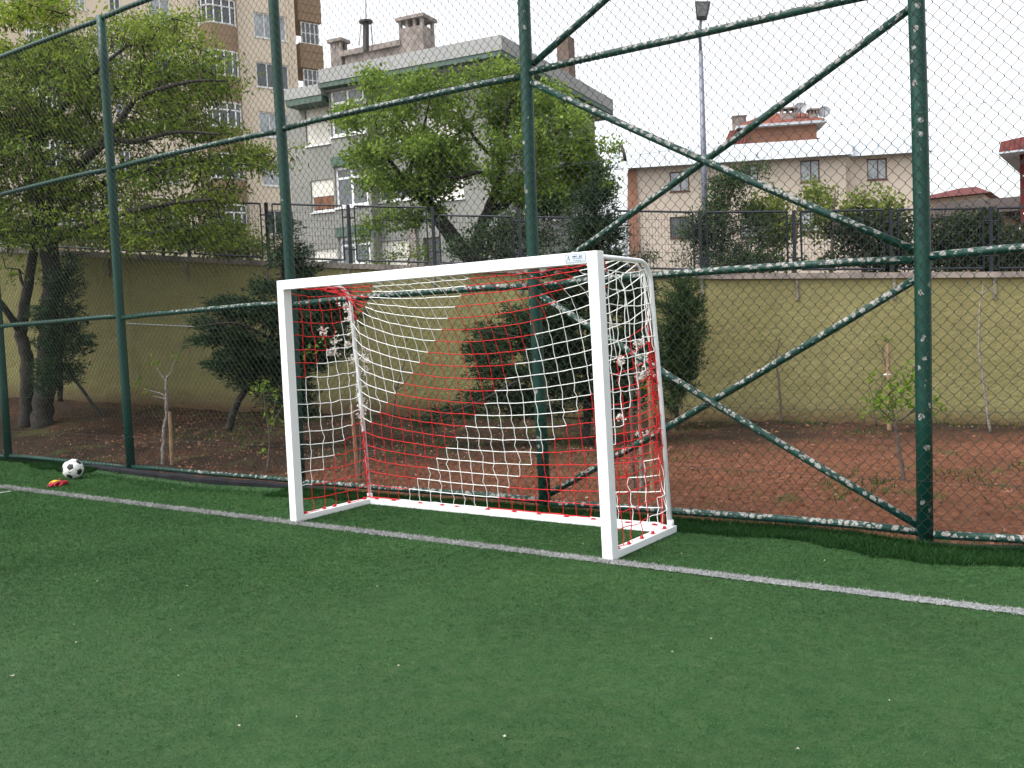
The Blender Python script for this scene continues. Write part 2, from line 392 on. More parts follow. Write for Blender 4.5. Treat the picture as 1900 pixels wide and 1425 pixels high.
def tree(name, label, base, limbs, ell, Z0, dz, dens, nleaf, spread, L, Wd, leaf, bark, thr=.42, group=None, cat='tree', pods=False, crown='crown', upb=0., nsc=1.6, rtw=.012, seed=3, trunk='trunk', spray=0):
    root = thing(name, base, label, cat, group)
    cl = clump_points(ell, Z0, dz, dens, thr, nsc, seed)
    mb = MB(); wood(mb, limbs, cl, rtw); mb.build(trunk, bark, root, True)
    C = np.array([c[:] for c in cl])
    if spray:
        NV = np.array([v[:] for v in limb(limbs[0])[0]]); k = np.abs(NV[None, :, 2] - C[:, None, 2]).argmin(1)
        A = C - NV[k]; A[:, 2] *= .3; A /= np.linalg.norm(A, axis=1)[:, None] + 1e-6; A[:, 2] += .12 + upb; A += RNG.normal(0, .22, A.shape); A /= np.linalg.norm(A, axis=1)[:, None]
        tt = RNG.random((len(C), nleaf)); wd_ = (1 - tt) * .05 + .006
        c3 = C[:, None] + A[:, None] * ((tt - .35) * spray)[..., None] + RNG.normal(0, 1, (len(C), nleaf, 3)) * wd_[..., None]; c3[:, :, 2] -= (tt ** 2) * spray * .12
        npmesh(crown, leaf_quads(c3.reshape(-1, 3), 1, (.003,) * 3, L, Wd, upb, np.repeat(A * 1.7, nleaf, 0)), 4, leaf, root)
    else: npmesh(crown, leaf_quads(C, nleaf, spread, L, Wd, upb), 4, leaf, root)
    if pods:
        sel = C[RNG.random(len(C)) < .32] - np.array([0, 0, .10])
        npmesh('seed_pods', leaf_quads(sel, 7, (.10, .10, .09), .13, .022, -3.0), 4, M['pod'], root)
    return root

def conifer(name, label, base, apex, prof, leaf, n_br=240, fr=26, L=.13, droop=.15, group=None, core=.7, trunk_r=.05, cat='tree', lean=None):
    """branches in whorls round a trunk from base to apex; prof(t)->radius"""
    root = thing(name, base, label, cat, group); base = Vector(base); apex = Vector(apex)
    mb = MB(); mb.tube([base - Vector((0, 0, .1)), base.lerp(apex, .5), apex], [trunk_r, trunk_r * .6, .008], 8); C = []; A = []
    for i in range(n_br):
        t = random.random() ** .9; R = prof(t) * random.uniform(.55, 1.12); a = random.uniform(0, 2 * math.pi)
        if R < .02: continue
        st = base.lerp(apex, t); d = Vector((math.cos(a), math.sin(a), 0)); tip = st + d * R + Vector((0, 0, R * (.35 - droop)))
        mid = st + d * R * .55 + Vector((0, 0, R * .05))
        mb.tube([st, mid, tip], [.012, .008, .003], 4, caps=False)
        for q in np.linspace(.25, 1, max(3, int(R / .09))):
            pt = st.lerp(mid, q / .55) if q < .55 else mid.lerp(tip, (q - .55) / .45)
            C.append(pt[:]); A.append((d * 1.6 + Vector((0, 0, .5 - droop * 2)))[:])
    mb.build('trunk', M['bark_dark'], root, True)
    npmesh('crown', leaf_quads(np.array(C), fr, (.055, .055, .05), L, L * .26, .2, A), 4, leaf, root)
    return root

# ================================================================== world and light
w = bpy.data.worlds.new('World'); scene.world = w; w.use_nodes = True
nt = w.node_tree; nt.nodes.clear()
SUN_EL, SUN_AZ = R_(58), R_(215)          # azimuth measured from +Y, clockwise
sky = nt.nodes.new('ShaderNodeTexSky'); sky.sky_type = 'NISHITA'; sky.sun_disc = False
sky.sun_elevation = SUN_EL; sky.sun_rotation = SUN_AZ; sky.dust_density = 4; sky.air_density = 1.0
hs = nt.nodes.new('ShaderNodeHueSaturation'); hs.inputs['Saturation'].default_value = .16
nt.links.new(sky.outputs[0], hs.inputs['Color'])
bg = nt.nodes.new('ShaderNodeBackground'); bg.inputs['Strength'].default_value = .15
wo = nt.nodes.new('ShaderNodeOutputWorld'); nt.links.new(hs.outputs[0], bg.inputs[0]); nt.links.new(bg.outputs[0], wo.inputs[0])
ld = bpy.data.lights.new('sun', 'SUN'); ld.energy = .6; ld.angle = R_(25); ld.color = (1, .97, .93)
lo = bpy.data.objects.new('sun', ld); COL.objects.link(lo)
sd = Vector((math.sin(SUN_AZ) * math.cos(SUN_EL), math.cos(SUN_AZ) * math.cos(SUN_EL), math.sin(SUN_EL)))
lo.rotation_euler = sd.to_track_quat('Z', 'Y').to_euler()
scene.view_settings.view_transform = 'Standard'; scene.view_settings.look = 'None'
scene.view_settings.exposure = 1.38; scene.view_settings.gamma = 1

# ================================================================== the ground
EDGE = np.array([(-16, 1.62), (-8.03, 1.504), (-7.07, 1.44), (-5.41, 1.216), (-3.9, 1.04), (-2.27, .95), (-1.27, 1.09), (-.09, 1.174), (1.5, 1.22), (3.2, 1.262), (4.07, 1.33), (4.46, 1.31), (4.92, 1.176), (5.18, 1.17), (5.48, 1.27), (7, 1.35), (13, 1.3)])
def yedge(x): return np.interp(x, EDGE[:, 0], EDGE[:, 1]) + .02 * (vn(np.asarray(x) * 2.3, np.asarray(x) * 0, 5) - .5)
def grid(name, X, Yf, Zf, mat, kind='structure'):
    nx, ny = len(X), len(Yf(X[0])); V = []
    for x in X:
        ys = Yf(x); zs = Zf(np.full(len(ys), x), ys); V.append(np.stack([np.full(len(ys), x), ys, zs], 1))
    V = np.concatenate(V); f = []
    for i in range(nx - 1):
        for j in range(ny - 1): a = i * ny + j; f.append((a, a + ny, a + ny + 1, a + 1))
    me = bpy.data.meshes.new(name); me.from_pydata(V.tolist(), [], f); me.materials.append(mat); me.polygons.foreach_set('use_smooth', [True] * len(f)); me.update()
    return tag(link(name, me), kind=kind)
g = MB(); g.add([(-900, -900, -.9), (900, -900, -.9), (900, 900, -.9), (-900, 900, -.9)], [(0, 1, 2, 3)]); tag(g.build('ground', M['ground']), kind='structure')
Xt = np.arange(-16, 13.01, .12)
grid('pitch', Xt, lambda x: np.concatenate([np.linspace(-14, -.6, 12), np.linspace(-.5, float(yedge(x)), 16)]), lambda x, y: .004 * vn(x * 2, y * 2, 9) + .035 * np.clip((y - yedge(x) + .10) / .10, 0, 1) ** 2, M['turf'])
# soil, with clods
def soilz(x, y):
    b = tz(x, y); r = fbm(x * 3.2, y * 3.2, 21, 3) - .44; c = np.clip(vn(x * 9, y * 9, 31) - .50, 0, 1)
    k = np.clip((y - 1.0) / .5, 0, 1)
    return b - .03 + .10 * r * k + .09 * c * k
Xs = np.concatenate([np.arange(-16, -7.6, .2), np.arange(-7.6, 6.4, .055), np.arange(6.4, 10, .2)])
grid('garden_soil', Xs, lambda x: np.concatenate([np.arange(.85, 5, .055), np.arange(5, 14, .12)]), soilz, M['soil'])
# raised street ground behind the wall
up = MB(); xs = np.linspace(-18, 12, 16)
for i in range(15):
    q = []
    for x in (xs[i], xs[i + 1]):
        a = Vector((x, ywall(x) + .3, float(ztop(x)) - .35)); b = a + Vector((-.450, .893, 0)) * 95; q += [a, b]
    up.add([q[0], q[2], q[3], q[1]], [(0, 1, 2, 3)])
tag(up.build('upper_ground', M['asphalt']), kind='structure')

D = .98                                  # depth of the goal's base
# painted line
LY0, LY1 = -.085, .015
def line_strip(name, pts0, pts1):
    m = MB(); n = len(pts0)
    m.add(list(pts0) + list(pts1), [(i, i + 1, n + i + 1, n + i) for i in range(n - 1)]); tag(m.build(name, M['line_base']), kind='structure')
lx = np.arange(-15, 10, .02)
line_strip('goal_line', [(x, LY0 + random.gauss(0, .006), .009) for x in lx], [(x, LY1 + random.gauss(0, .006), .009) for x in lx])
la = onZ(-30, 921); lb = onZ(20, 913)
lt = np.linspace(0, 1, 60); nn = Vector((-(lb - la).y, (lb - la).x, 0)).normalized() * .05
line_strip('area_line', [tuple(la.lerp(lb, t) - nn + Vector((0, 0, .013))) for t in lt], [tuple(la.lerp(lb, t) + nn + Vector((0, 0, .013))) for t in lt])

# turf fibres
def blades(XY, h, wd, z0=0., lean=.8):
    n = len(XY); a = RNG.uniform(0, 2 * np.pi, n); hh = h * RNG.uniform(.6, 1.25, n)
    b = np.stack([XY[:, 0], XY[:, 1], np.full(n, z0) if np.isscalar(z0) else z0], 1)
    dx = np.stack([np.cos(a), np.sin(a), np.zeros(n)], 1); la_ = RNG.normal(0, lean, (n, 2)) * hh[:, None]
    tip = b + np.concatenate([la_, hh[:, None]], 1); ww = np.asarray(wd) if np.isscalar(wd) else np.asarray(wd)[:, None]
    return np.stack([b - dx * ww, b + dx * ww, tip], 1).reshape(-1, 3)
def in_view(X, Y, mg=.34):
    d = np.stack([X, Y, np.zeros_like(X)], 1) - np.array(CAM[:]); x = d @ np.array(AX[:]); y = d @ np.array(AY[:]); z = -(d @ np.array(AZ[:]))
    zz = np.maximum(z, .01)
    return (z > .3) & (np.abs(x / zz) < 950 / FOC + mg) & (np.abs(y / zz) < 712.5 / FOC + mg), z
N = 3400000; X = RNG.uniform(-13, 8.5, N); Y = RNG.uniform(-5.5, 1.5, N)
ok, Zd = in_view(X, Y); ok &= Y < yedge(X) - .02; ok &= ~(((Y > D - .085) & (Y < D + .005) & (X > -.005) & (X < 3.2)) | ((Y > 0) & (Y < D) & (((X > -.005) & (X < .085)) | ((X > 3.10) & (X < 3.2))))); X, Y, Zd = X[ok], Y[ok], Zd[ok]
keep = RNG.random(len(X)) < np.clip(7 / Zd, .35, 1); X, Y, Zd = X[keep], Y[keep], Zd[keep]
on = (Y > LY0 + RNG.normal(0, .011, len(Y))) & (Y < LY1 + RNG.normal(0, .011, len(Y)))
patch = fbm(X * .8, Y * .8, 41, 3)
sel = ~on & (RNG.random(len(X)) < .55 + .6 * (patch - .3))
sc = np.clip(Zd / 6, .7, 1.8)
npmesh('turf_fibres', blades(np.stack([X, Y], 1)[sel], .0105 * sc[sel], .0019 * sc[sel], .004, 1.1), 3, M['blade'])
tag(bpy.data.objects['turf_fibres'], 'short green artificial turf fibres covering the pitch', 'artificial turf', kind='stuff')
npmesh('line_fibres', blades(np.stack([X, Y], 1)[on], .013 * sc[on], .0035 * sc[on], .006, .9), 3, M['line'])
tag(bpy.data.objects['line_fibres'], 'white turf fibres of the goal line', 'line fibres', kind='stuff')
N = 130000; X = RNG.uniform(-9.5, 6.6, N); X = X[(X < -4.9) | (X > -1.3) | (RNG.random(N) < .06)]; N = len(X); ye = yedge(X); wdt = .16 + .16 * vn(X * 1.3, X * 0, 51) + .12 * vn(X * 6, X * 0, 53) + .05 * (X > 3.2) - .10 * (X < -4)
Y = ye - wdt * RNG.random(N) ** 1.4; kk = ~((Y < D + .02) & (X > -.03) & (X < 3.22)); X, Y, ye = X[kk], Y[kk], ye[kk]
npmesh('turf_fringe', blades(np.stack([X, Y], 1), .040, .0030, .004 + .03 * np.clip((Y - ye + .1) / .1, 0, 1) ** 2, .7), 3, M['fringe'])
tag(bpy.data.objects['turf_fringe'], 'long dark green turf fringe along the bottom of the fence', 'turf fringe', kind='stuff')

# black membrane edging along the turf
m = MB(); xs = np.concatenate([np.arange(-9.5, 6.8, .08)]); prof = []
for x in xs:
    h = float(np.interp(x, [-9, -7, -5.6, -4.6, -2, -1.2, -.4, 3.8, 4.4, 5, 5.6, 6.5], [.02, .02, .055, .10, .105, .09, .04, .02, .03, .04, .06, .06])) * (.85 + .3 * float(vn(x * 3, 0, 61)))
    y = float(yedge(x)) + .005; prof.append([(x, y, -.02), (x, y + .012, h * .75), (x, y + .05, h), (x, y + .10, h * .55), (x, y + .09, -.02)])
for i in range(len(prof) - 1):
    a, b = prof[i], prof[i + 1]
    for k in range(4): m.add([a[k], b[k], b[k + 1], a[k + 1]], [(0, 1, 2, 3)])
tag(m.build('turf_edging', M['rubber'], None, True), 'wavy black membrane strip along the edge of the turf', 'edging strip')

# ================================================================== goal
goal = thing('football_goal', (1.58, .4, 0), 'white five a side goal with a red and white striped net', 'goal')
LEAN = .03
def hx(x0, x1, y0, y1, z0, z1, dx0=0):
    m = MB(); m.hexa([(x0 + dx0, y0, z0), (x1 + dx0, y0, z0), (x1 + dx0, y1, z0), (x0 + dx0, y1, z0), (x0, y0, z1), (x1, y0, z1), (x1, y1, z1), (x0, y1, z1)]); return m
g_ = .0009
def prism(q, y0, y1):
    m = MB(); n = len(q); m.add([(x, y0, z) for x, z in q] + [(x, y1, z) for x, z in q], [tuple(range(n)), tuple(range(2 * n - 1, n - 1, -1))] + [(i + n, (i + 1) % n + n, (i + 1) % n, i) for i in range(n)]); return m
prism([(0, 0), (.08, 0), (.08, 2.0 - g_), (0, 2.08 - g_)], 0, .088).build('post', M['white'], goal, bevel=.004)
prism([(3.08 + LEAN, 0), (3.16 + LEAN, 0), (3.16, 2.08 - g_), (3.08, 2.0 - g_)], 0, .088).build('post', M['white'], goal, bevel=.004)
prism([(.08 + g_, 2.0), (3.08 - g_, 2.0), (3.16 - g_, 2.08), (g_, 2.08)], 0, .088).build('crossbar', M['white'], goal, bevel=.004)
hx(0, .08, .09, D, .003, .055).build('side_bar', M['white'], goal, bevel=.004)
hx(3.08 + LEAN, 3.16 + LEAN, .09, D, .003, .055).build('side_bar', M['white'], goal, bevel=.004)
hx(.082, 3.078 + LEAN, D - .08, D, .003, .053).build('rear_bar', M['white'], goal, bevel=.004)
def tubeprof(x, dx, yb):
    p = [(x, .08, 2.045), (x, .40, 2.04), (x, .655, 2.035)]
    for a in np.linspace(0, math.pi / 2 - .09, 7)[1:]: p.append((x, .655 + .17 * math.sin(a), 2.035 - .17 * (1 - math.cos(a))))
    p += [(x + dx * .5, .893, 1.0), (x + dx, yb, .05)]; return p
TL = tubeprof(.045, 0, .945); TR = tubeprof(3.125, LEAN, .945)
for tp in (TL, TR):
    m = MB(); m.tube(tp, .0165, 10); sup = m.build('net_support', M['tube'], goal, True)
    m = MB(); e = Vector(tp[-1]); m.tube([e + Vector((0, 0, .0)), e + Vector((0, -.002, .05))], .026, 10); m.build('socket', M['tube'], sup, True)
# sticker on the crossbar
c0 = onY(1049, 489, -.001); c1 = onY(1087, 471, -.001)
x0, x1, z0, z1 = c0.x, c1.x, 2.012, 2.070
m = MB(); m.box(x0, x1, -.0030, -.0002, z0, z1); st = m.build('sticker', M['paper'], goal)
m = MB(); e = .0016
m.box(x0 + .002, x1 - .002, -.0040, -.0029, z1 - .003 - e, z1 - .003); m.box(x0 + .002, x1 - .002, -.0040, -.0029, z0 + .003, z0 + .003 + e)
m.box(x0 + .002, x0 + .002 + e, -.0040, -.0029, z0 + .005, z1 - .005); m.box(x1 - .002 - e, x1 - .002, -.0040, -.0029, z0 + .005, z1 - .005)
W_ = x1 - x0; H_ = z1 - z0
def pl(pts, r):
    m.tube([(x0 + a * W_, -.0038, z0 + b * H_) for a, b in pts], r, 5)
pl([(.16, .80), (.20, .5), (.245, .2)], .0024); pl([(.16, .80), (.13, .5), (.10, .28), (.065, .15), (.045, .22), (.05, .32)], .0010); pl([(.10, .38), (.22, .40)], .0008)
m.build('emblem', M['ink'], st)
def text(s, x, z, size, mat, parent, name, bold=0):
    cu = bpy.data.curves.new(name, 'FONT'); cu.body = s; cu.size = size; cu.extrude = .0004; cu.offset = bold
    o = bpy.data.objects.new(name, cu); COL.objects.link(o); o.rotation_euler = (R_(90), 0, 0); o.location = (x, -.0036, z)
    bpy.context.view_layer.update(); dg = bpy.context.evaluated_depsgraph_get(); me = bpy.data.meshes.new_from_object(o.evaluated_get(dg)); me.transform(o.matrix_world)
    me.materials.clear(); me.materials.append(mat); bpy.data.objects.remove(o); return link(name, me, parent)
text('adact   spor', x0 + .36 * W_, z0 + .63 * H_, .0165, M['ink'], st, 'lettering', .0006)
text('SPOR SISTEMLERI', x0 + .36 * W_, z0 + .41 * H_, .0105, M['ink'], st, 'lettering')
text('www.adactspor.com', x0 + .36 * W_, z0 + .19 * H_, .0105, M['ink'], st, 'lettering')

# net ---------------------------------------------------------------
NC, NR = 24, 21
def polylen(pts, n):
    pts = np.array(pts, float); s = np.concatenate([[0], np.cumsum(np.linalg.norm(np.diff(pts, axis=0), axis=1))])
    return np.stack([np.interp(np.linspace(0, s[-1], n + 1), s, pts[:, k]) for k in range(pts.shape[1])], 1)
sideP = [(.075, 2.0)] + [(p[1] - (.03 if p[2] < 1.95 else 0), p[2] - (.012 if p[2] > 1.95 else .01)) for p in TL[1:-1]] + [(.915, .07)]
bez = []
for t in np.linspace(0, 1, 40):
    a, b, c, d = (.075, 2.0), (.60, 1.96), (.80, 1.25), (.90, .075)
    bez.append(tuple(a[k] * (1 - t) ** 3 + 3 * b[k] * t * (1 - t) ** 2 + 3 * c[k] * t * t * (1 - t) + d[k] * t ** 3 for k in (0, 1)))
A_ = polylen(sideP, NR); B_ = polylen(bez, NR)
def jit(s): return random.gauss(0, s)
NET = {}
for i in range(NC + 1):
    u = i / NC; wgt = math.sin(math.pi * u) ** .55 if 0 < u < 1 else 0
    for j in range(NR + 1):
        q = A_[j] * (1 - wgt) + B_[j] * wgt; x = .075 + u * 3.005 + LEAN * u * (j / NR)
        sag = -.05 * math.sin(math.pi * u) * math.sin(math.pi * min(1, j / NR)) ** .8
        NET[i, j] = Vector((x + (jit(.0025) if 0 < i < NC else 0), q[0] + jit(.004), q[1] + sag * (1 if j else 0) + (jit(.002) if j else 0)))
    NET[i, NR] = Vector((NET[i, NR].x, .90, .075))
nets = [MB(), MB()]
def cord(a, b, red, wig=.0, r=.0034):
    mid = (a + b) / 2 + Vector((jit(1), jit(1), jit(1))) * wig
    nets[1 if red else 0].tube([a, mid, b], r, 4, caps=False)
def knot(p, red): nets[1 if red else 0].ball(p, .0045, seg=5, ring=3)
def stripe(s): return (s % 16) < 8
for i in range(NC + 1):
    for j in range(NR + 1):
        s = i + j
        if j < NR: cord(NET[i, j], NET[i, j + 1], stripe(s), .003 + .006 * (j > 10))
        if i < NC and 0 < j: cord(NET[i, j], NET[i + 1, j], stripe(s), .001)
        knot(NET[i, j], stripe(s))
# side panels
for side in (0, 1):
    x = .045 if side == 0 else 3.118; T = np.array([(p[1], p[2]) for p in (TL if side == 0 else TR)]); NJ = 16; NK = 6
    SP = {}
    for j in range(NJ + 1):
        z = 1.97 - j * (1.97 - .065) / NJ
        yb = float(np.interp(-z, -T[1:, 1], T[1:, 0])) - .035
        for k in range(NK + 1):
            t = k / NK; y = .09 + t * (yb - .09)
            slack = .035 * math.sin(math.pi * t) * math.sin(math.pi * j / NJ)
            SP[j, k] = Vector((x + (LEAN * j / NJ if side else 0) + (slack + .01 * t if side == 0 else -slack * .8) + jit(.004), y + jit(.004), z - .03 * math.sin(math.pi * t) * (1 - .5 * j / NJ) + jit(.004)))
    off = 0 if side == 0 else 5
    for j in range(NJ + 1):
        for k in range(NK + 1):
            s = j + k + off + (0 if side else 1)
            if side and j + k < 4 and not (j < 2 and k < 1): s = 8
            if j < NJ: cord(SP[j, k], SP[j + 1, k], stripe(s), .006)
            if k < NK: cord(SP[j, k], SP[j, k + 1], stripe(s), .004)
            knot(SP[j, k], stripe(s))
        tp = Vector((x + (LEAN * j / NJ if side else 0), float(np.interp(-SP[j, NK].z, -T[1:, 1], T[1:, 0])) + .012, SP[j, NK].z + .01))
        cord(SP[j, NK], tp, stripe(j + NK + off), .004)
        cord(Vector((x + (LEAN * j / NJ if side else 0), .07, SP[j, 0].z - .005)), SP[j, 0], stripe(j + off), .003)
        if side == 1 and 1 < j < NJ: cord(SP[j, NK], NET[NC, min(NR, j + 4)], stripe(j + NK + off), .006)
        if side == 0 and 1 < j < NJ: cord(SP[j, NK], NET[0, min(NR, j + 4)], stripe(j + NK + off), .006)
# gathered rope along the two rear corners and hem on the base
for side in (0, 1):
    i = 0 if side == 0 else NC
    for rep in range(3):
        for j in range(5, NR): cord(NET[i, j] + Vector((jit(.01), -.012 + jit(.008), 0)), NET[i, j + 1] + Vector((jit(.01), -.012 + jit(.008), 0)), (j > 9) if side else (j > 15), .008, .0032)
for i in range(NC): cord(NET[i, NR], NET[i + 1, NR], stripe(i + NR), .004, .004)
# red lashing at the top right corner and left tube
for q in range(5):
    a = Vector((3.13 + jit(.01), .09 + .012 * q, 2.07 + jit(.008))); cord(a, a + Vector((jit(.012), .02, -.06 - .01 * q + jit(.01))), True, .012, .0035)
for q in range(20):
    t = q / 20; i0 = int(t * (len(TL) - 3)); p0 = Vector(TL[1]).lerp(Vector(TL[6]), t) if q < 20 else Vector(TL[7])
    cord(p0 + Vector((-.004, jit(.012), .020)), p0 + Vector((.021, jit(.02), -.004 + jit(.006))), True, .006, .0030)
net = nets[0].build('net', M['cord_w'], goal, True); nets[1].build('red_stripe_cord', M['cord_r'], net, True)
def clip(x, y, z, along):
    m = MB(); a, b = (.022, .012) if along == 'x' else (.012, .022)
    m.box(x - a, x + a, y - b, y + b, z, z + .006); m.box(x - a * .6, x + a * .6, y - b * .6, y + b * .6, z + .006, z + .020); return m.build('net_clip', M['clip'], goal, bevel=.002)
for k in range(12): clip(.14 + k * .262 + jit(.03), .925, .053, 'x')
for k in range(5):
    clip(.05, .14 + k * .175 + jit(.02), .055, 'y'); clip(3.13 + LEAN, .13 + k * .17 + jit(.02), .055, 'y')

# ================================================================== chain-link fence
FY = 1.349; PXS = [-13.72, -10.6, -7.463, -4.458, -1.349, 1.744, 4.877, 8.0]; RZ = [.08, 1.949, 3.752, 5.566]
fence = thing('chain_link_fence', (0, FY, 0), 'tall green chain link fence with chipped pipe frame behind the goal', 'fence')
for x in PXS:
    m = MB(); lz = [-.12, 1, 2, 3, 4, 5, 5.59]; m.tube([(x + .010 * math.sin(z * 1.3 + x), FY, z) for z in lz], .054, 16); m.build('post', M['post'], fence, True)
rr = .029
for i in range(len(PXS) - 1):
    for z in RZ:
        m = MB(); a, b = PXS[i] + .05, PXS[i + 1] - .05
        m.tube([(a + (b - a) * t, FY, z + .012 * math.sin(t * 3 + i + z) - (.012 if t in (0, 1) else 0)) for t in np.linspace(0, 1, 8)], rr, 12); m.build('rail', M['rail'], fence, True)
def brace(a, b, n=6):
    a = Vector(a); b = Vector(b); m = MB(); m.tube([a.lerp(b, t) + Vector((0, .004, -.02 * math.sin(math.pi * t))) for t in np.linspace(0, 1, n)], .028, 12); m.build('brace', M['rail'], fence, True)
xa, xb = 1.744, 4.877
for z0, z1 in ((.12, 1.90), (2.0, 3.70), (3.80, 5.52)):
    brace((xa + .05, FY, z1 - .04), (xb - .05, FY, z0)); brace((xa + .05, FY + .03, z0 + .02), (xb - .05, FY + .03, z1 - .10))
# woven wire
wm = MB(); Yw = FY - .062; dx, dz = .0205, .0458; x = -13.72; iw = 0
while x < 8.0:
    pts = []; nz = int(5.56 / dz)
    for k in range(nz + 1):
        sgn = 1 if (k + iw) % 2 == 0 else -1; z = .015 + k * dz
        wx = x + .010 * math.sin(z * 1.7 + x * .9) ; wy = Yw + .006 * math.sin(x * 2.1 + z * 1.1) + (.0028 if sgn > 0 else -.0028)
        pts.append((wx + sgn * (dx - .001) , wy, z - .005)); pts.append((wx + sgn * (dx + .0022), -wy * 0 + wy * 1, z)); pts.append((wx + sgn * (dx - .001), wy, z + .005))
    wm.tube(pts, .0018, 4, caps=False); x += .041; iw += 1
for z in RZ[:1] + RZ[1:]:
    pts = []; L = 21.7; n = int(L / .082 * 6)
    for k in range(n): a = k / 6 * 2 * math.pi; pts.append((-13.7 + L * k / n, FY + (rr + .003) * math.cos(a), z + (rr + .003) * math.sin(a)))
    wm.tube(pts, .0024, 4, caps=False)
for z in (.45, .925, 2.9): wm.tube([(-13.7 + 21.7 * t, Yw + .004, z + .01 * math.sin(t * 20)) for t in np.linspace(0, 1, 40)], .0014, 5)
wm.build('wire_mesh', M['wire'], fence, True)

# ================================================================== perimeter wall and its railing
wall = thing('perimeter_wall', (0, float(ywall(0)), 0), 'long olive rendered garden wall with concrete coping behind the fence', 'wall')
m = MB(); xs = np.arange(-16, 8.01, .5)
wt = Vector((-WN.x, -WN.y, 0)) * .25
fv = []; nz = 8
for x in xs:
    b = float(zbase(x)) - .4; t = float(ztop(x)) - .09
    for k in range(nz): fv.append((x, ywall(x), b + (t - b) * k / (nz - 1)))
m.add(fv, [(i * nz + k, (i + 1) * nz + k, (i + 1) * nz + k + 1, i * nz + k + 1) for i in range(len(xs) - 1) for k in range(nz - 1)])
m.build('rendered_face', M['wall'], wall)
m = MB()
for i in range(len(xs) - 1):
    a, b = xs[i], xs[i + 1]; pa = Vector((a, ywall(a), 0)); pb = Vector((b, ywall(b), 0))
    for (f0, f1, zo0, zo1) in ((WN * .05 + WN * jit(.004), wt, -.09, 0),):
        za, zb = float(ztop(a)), float(ztop(b))
        gap = WD * .003
        m.hexa([pa + f0 + gap + Vector((0, 0, za + zo0)), pb + f0 - gap + Vector((0, 0, zb + zo0)), pb + f1 - gap + Vector((0, 0, zb + zo0)), pa + f1 + gap + Vector((0, 0, za + zo0)),
                pa + f0 + gap + Vector((0, 0, za)), pb + f0 - gap + Vector((0, 0, zb)), pb + f1 - gap + Vector((0, 0, zb)), pa + f1 + gap + Vector((0, 0, za))])
m.build('coping', M['coping'], wall)
K0 = Vector((-.91, 8.84, 0)) - WD * 1.5 * 3.5      # a railing post, 1.5 m apart
rail = thing('steel_railing', K0, 'dark blue steel mesh railing standing on top of the olive wall', 'railing')
def wx(k):
    p = K0 + WD * (1.5 * k) + wt * .5; return p
for k in range(-8, 12):
    p = wx(k); z = float(ztop(p.x)); stub = 1.02
    m = MB(); u = WD * .024; n_ = WN * .03
    m.hexa([p - u - n_ * 1 + Vector((0, 0, z - .02)), p + u - n_ + Vector((0, 0, z - .02)), p + u + n_ + Vector((0, 0, z - .02)), p - u + n_ + Vector((0, 0, z - .02)), p - u - n_ + Vector((0, 0, z + stub)), p + u - n_ + Vector((0, 0, z + stub)), p + u + n_ + Vector((0, 0, z + stub)), p - u + n_ + Vector((0, 0, z + stub))])
    m.build('post', M['navy'], rail)
    if k == 11: continue
    q = wx(k + 1); drop = -.13 if k in (1, 2) else 0; a = p + WD * .11; b = q - WD * .11
    za, zb = float(ztop(a.x)), float(ztop(b.x)); bt = .06; tp = 1.0 + drop
    m = MB(); r = .017
    A0, A1, B0, B1 = a + Vector((0, 0, za + bt)), a + Vector((0, 0, za + tp)), b + Vector((0, 0, zb + bt)), b + Vector((0, 0, zb + tp))
    for s, e in ((A0, A1), (B0, B1), (A1, B1), (A0, B0)): m.tube([s, e], r, 4)
    for t in (.25, .8):
        m.tube([p + Vector((0, 0, za + t)), a + Vector((0, 0, za + t))], .014, 4); m.tube([b + Vector((0, 0, zb + t)), q + Vector((0, 0, zb + t))], .014, 4)
    pf = m.build('panel_frame', M['navy'], rail)
    m = MB()
    for t in np.linspace(0, 1, 26)[1:-1]: m.tube([A0.lerp(B0, t), A1.lerp(B1, t)], .0028, 3, caps=False)
    for t in np.linspace(0, 1, 8)[1:-1]: m.tube([A0.lerp(A1, t), B0.lerp(B1, t)], .0028, 3, caps=False)
    m.build('panel_mesh', M['navy'], pf)

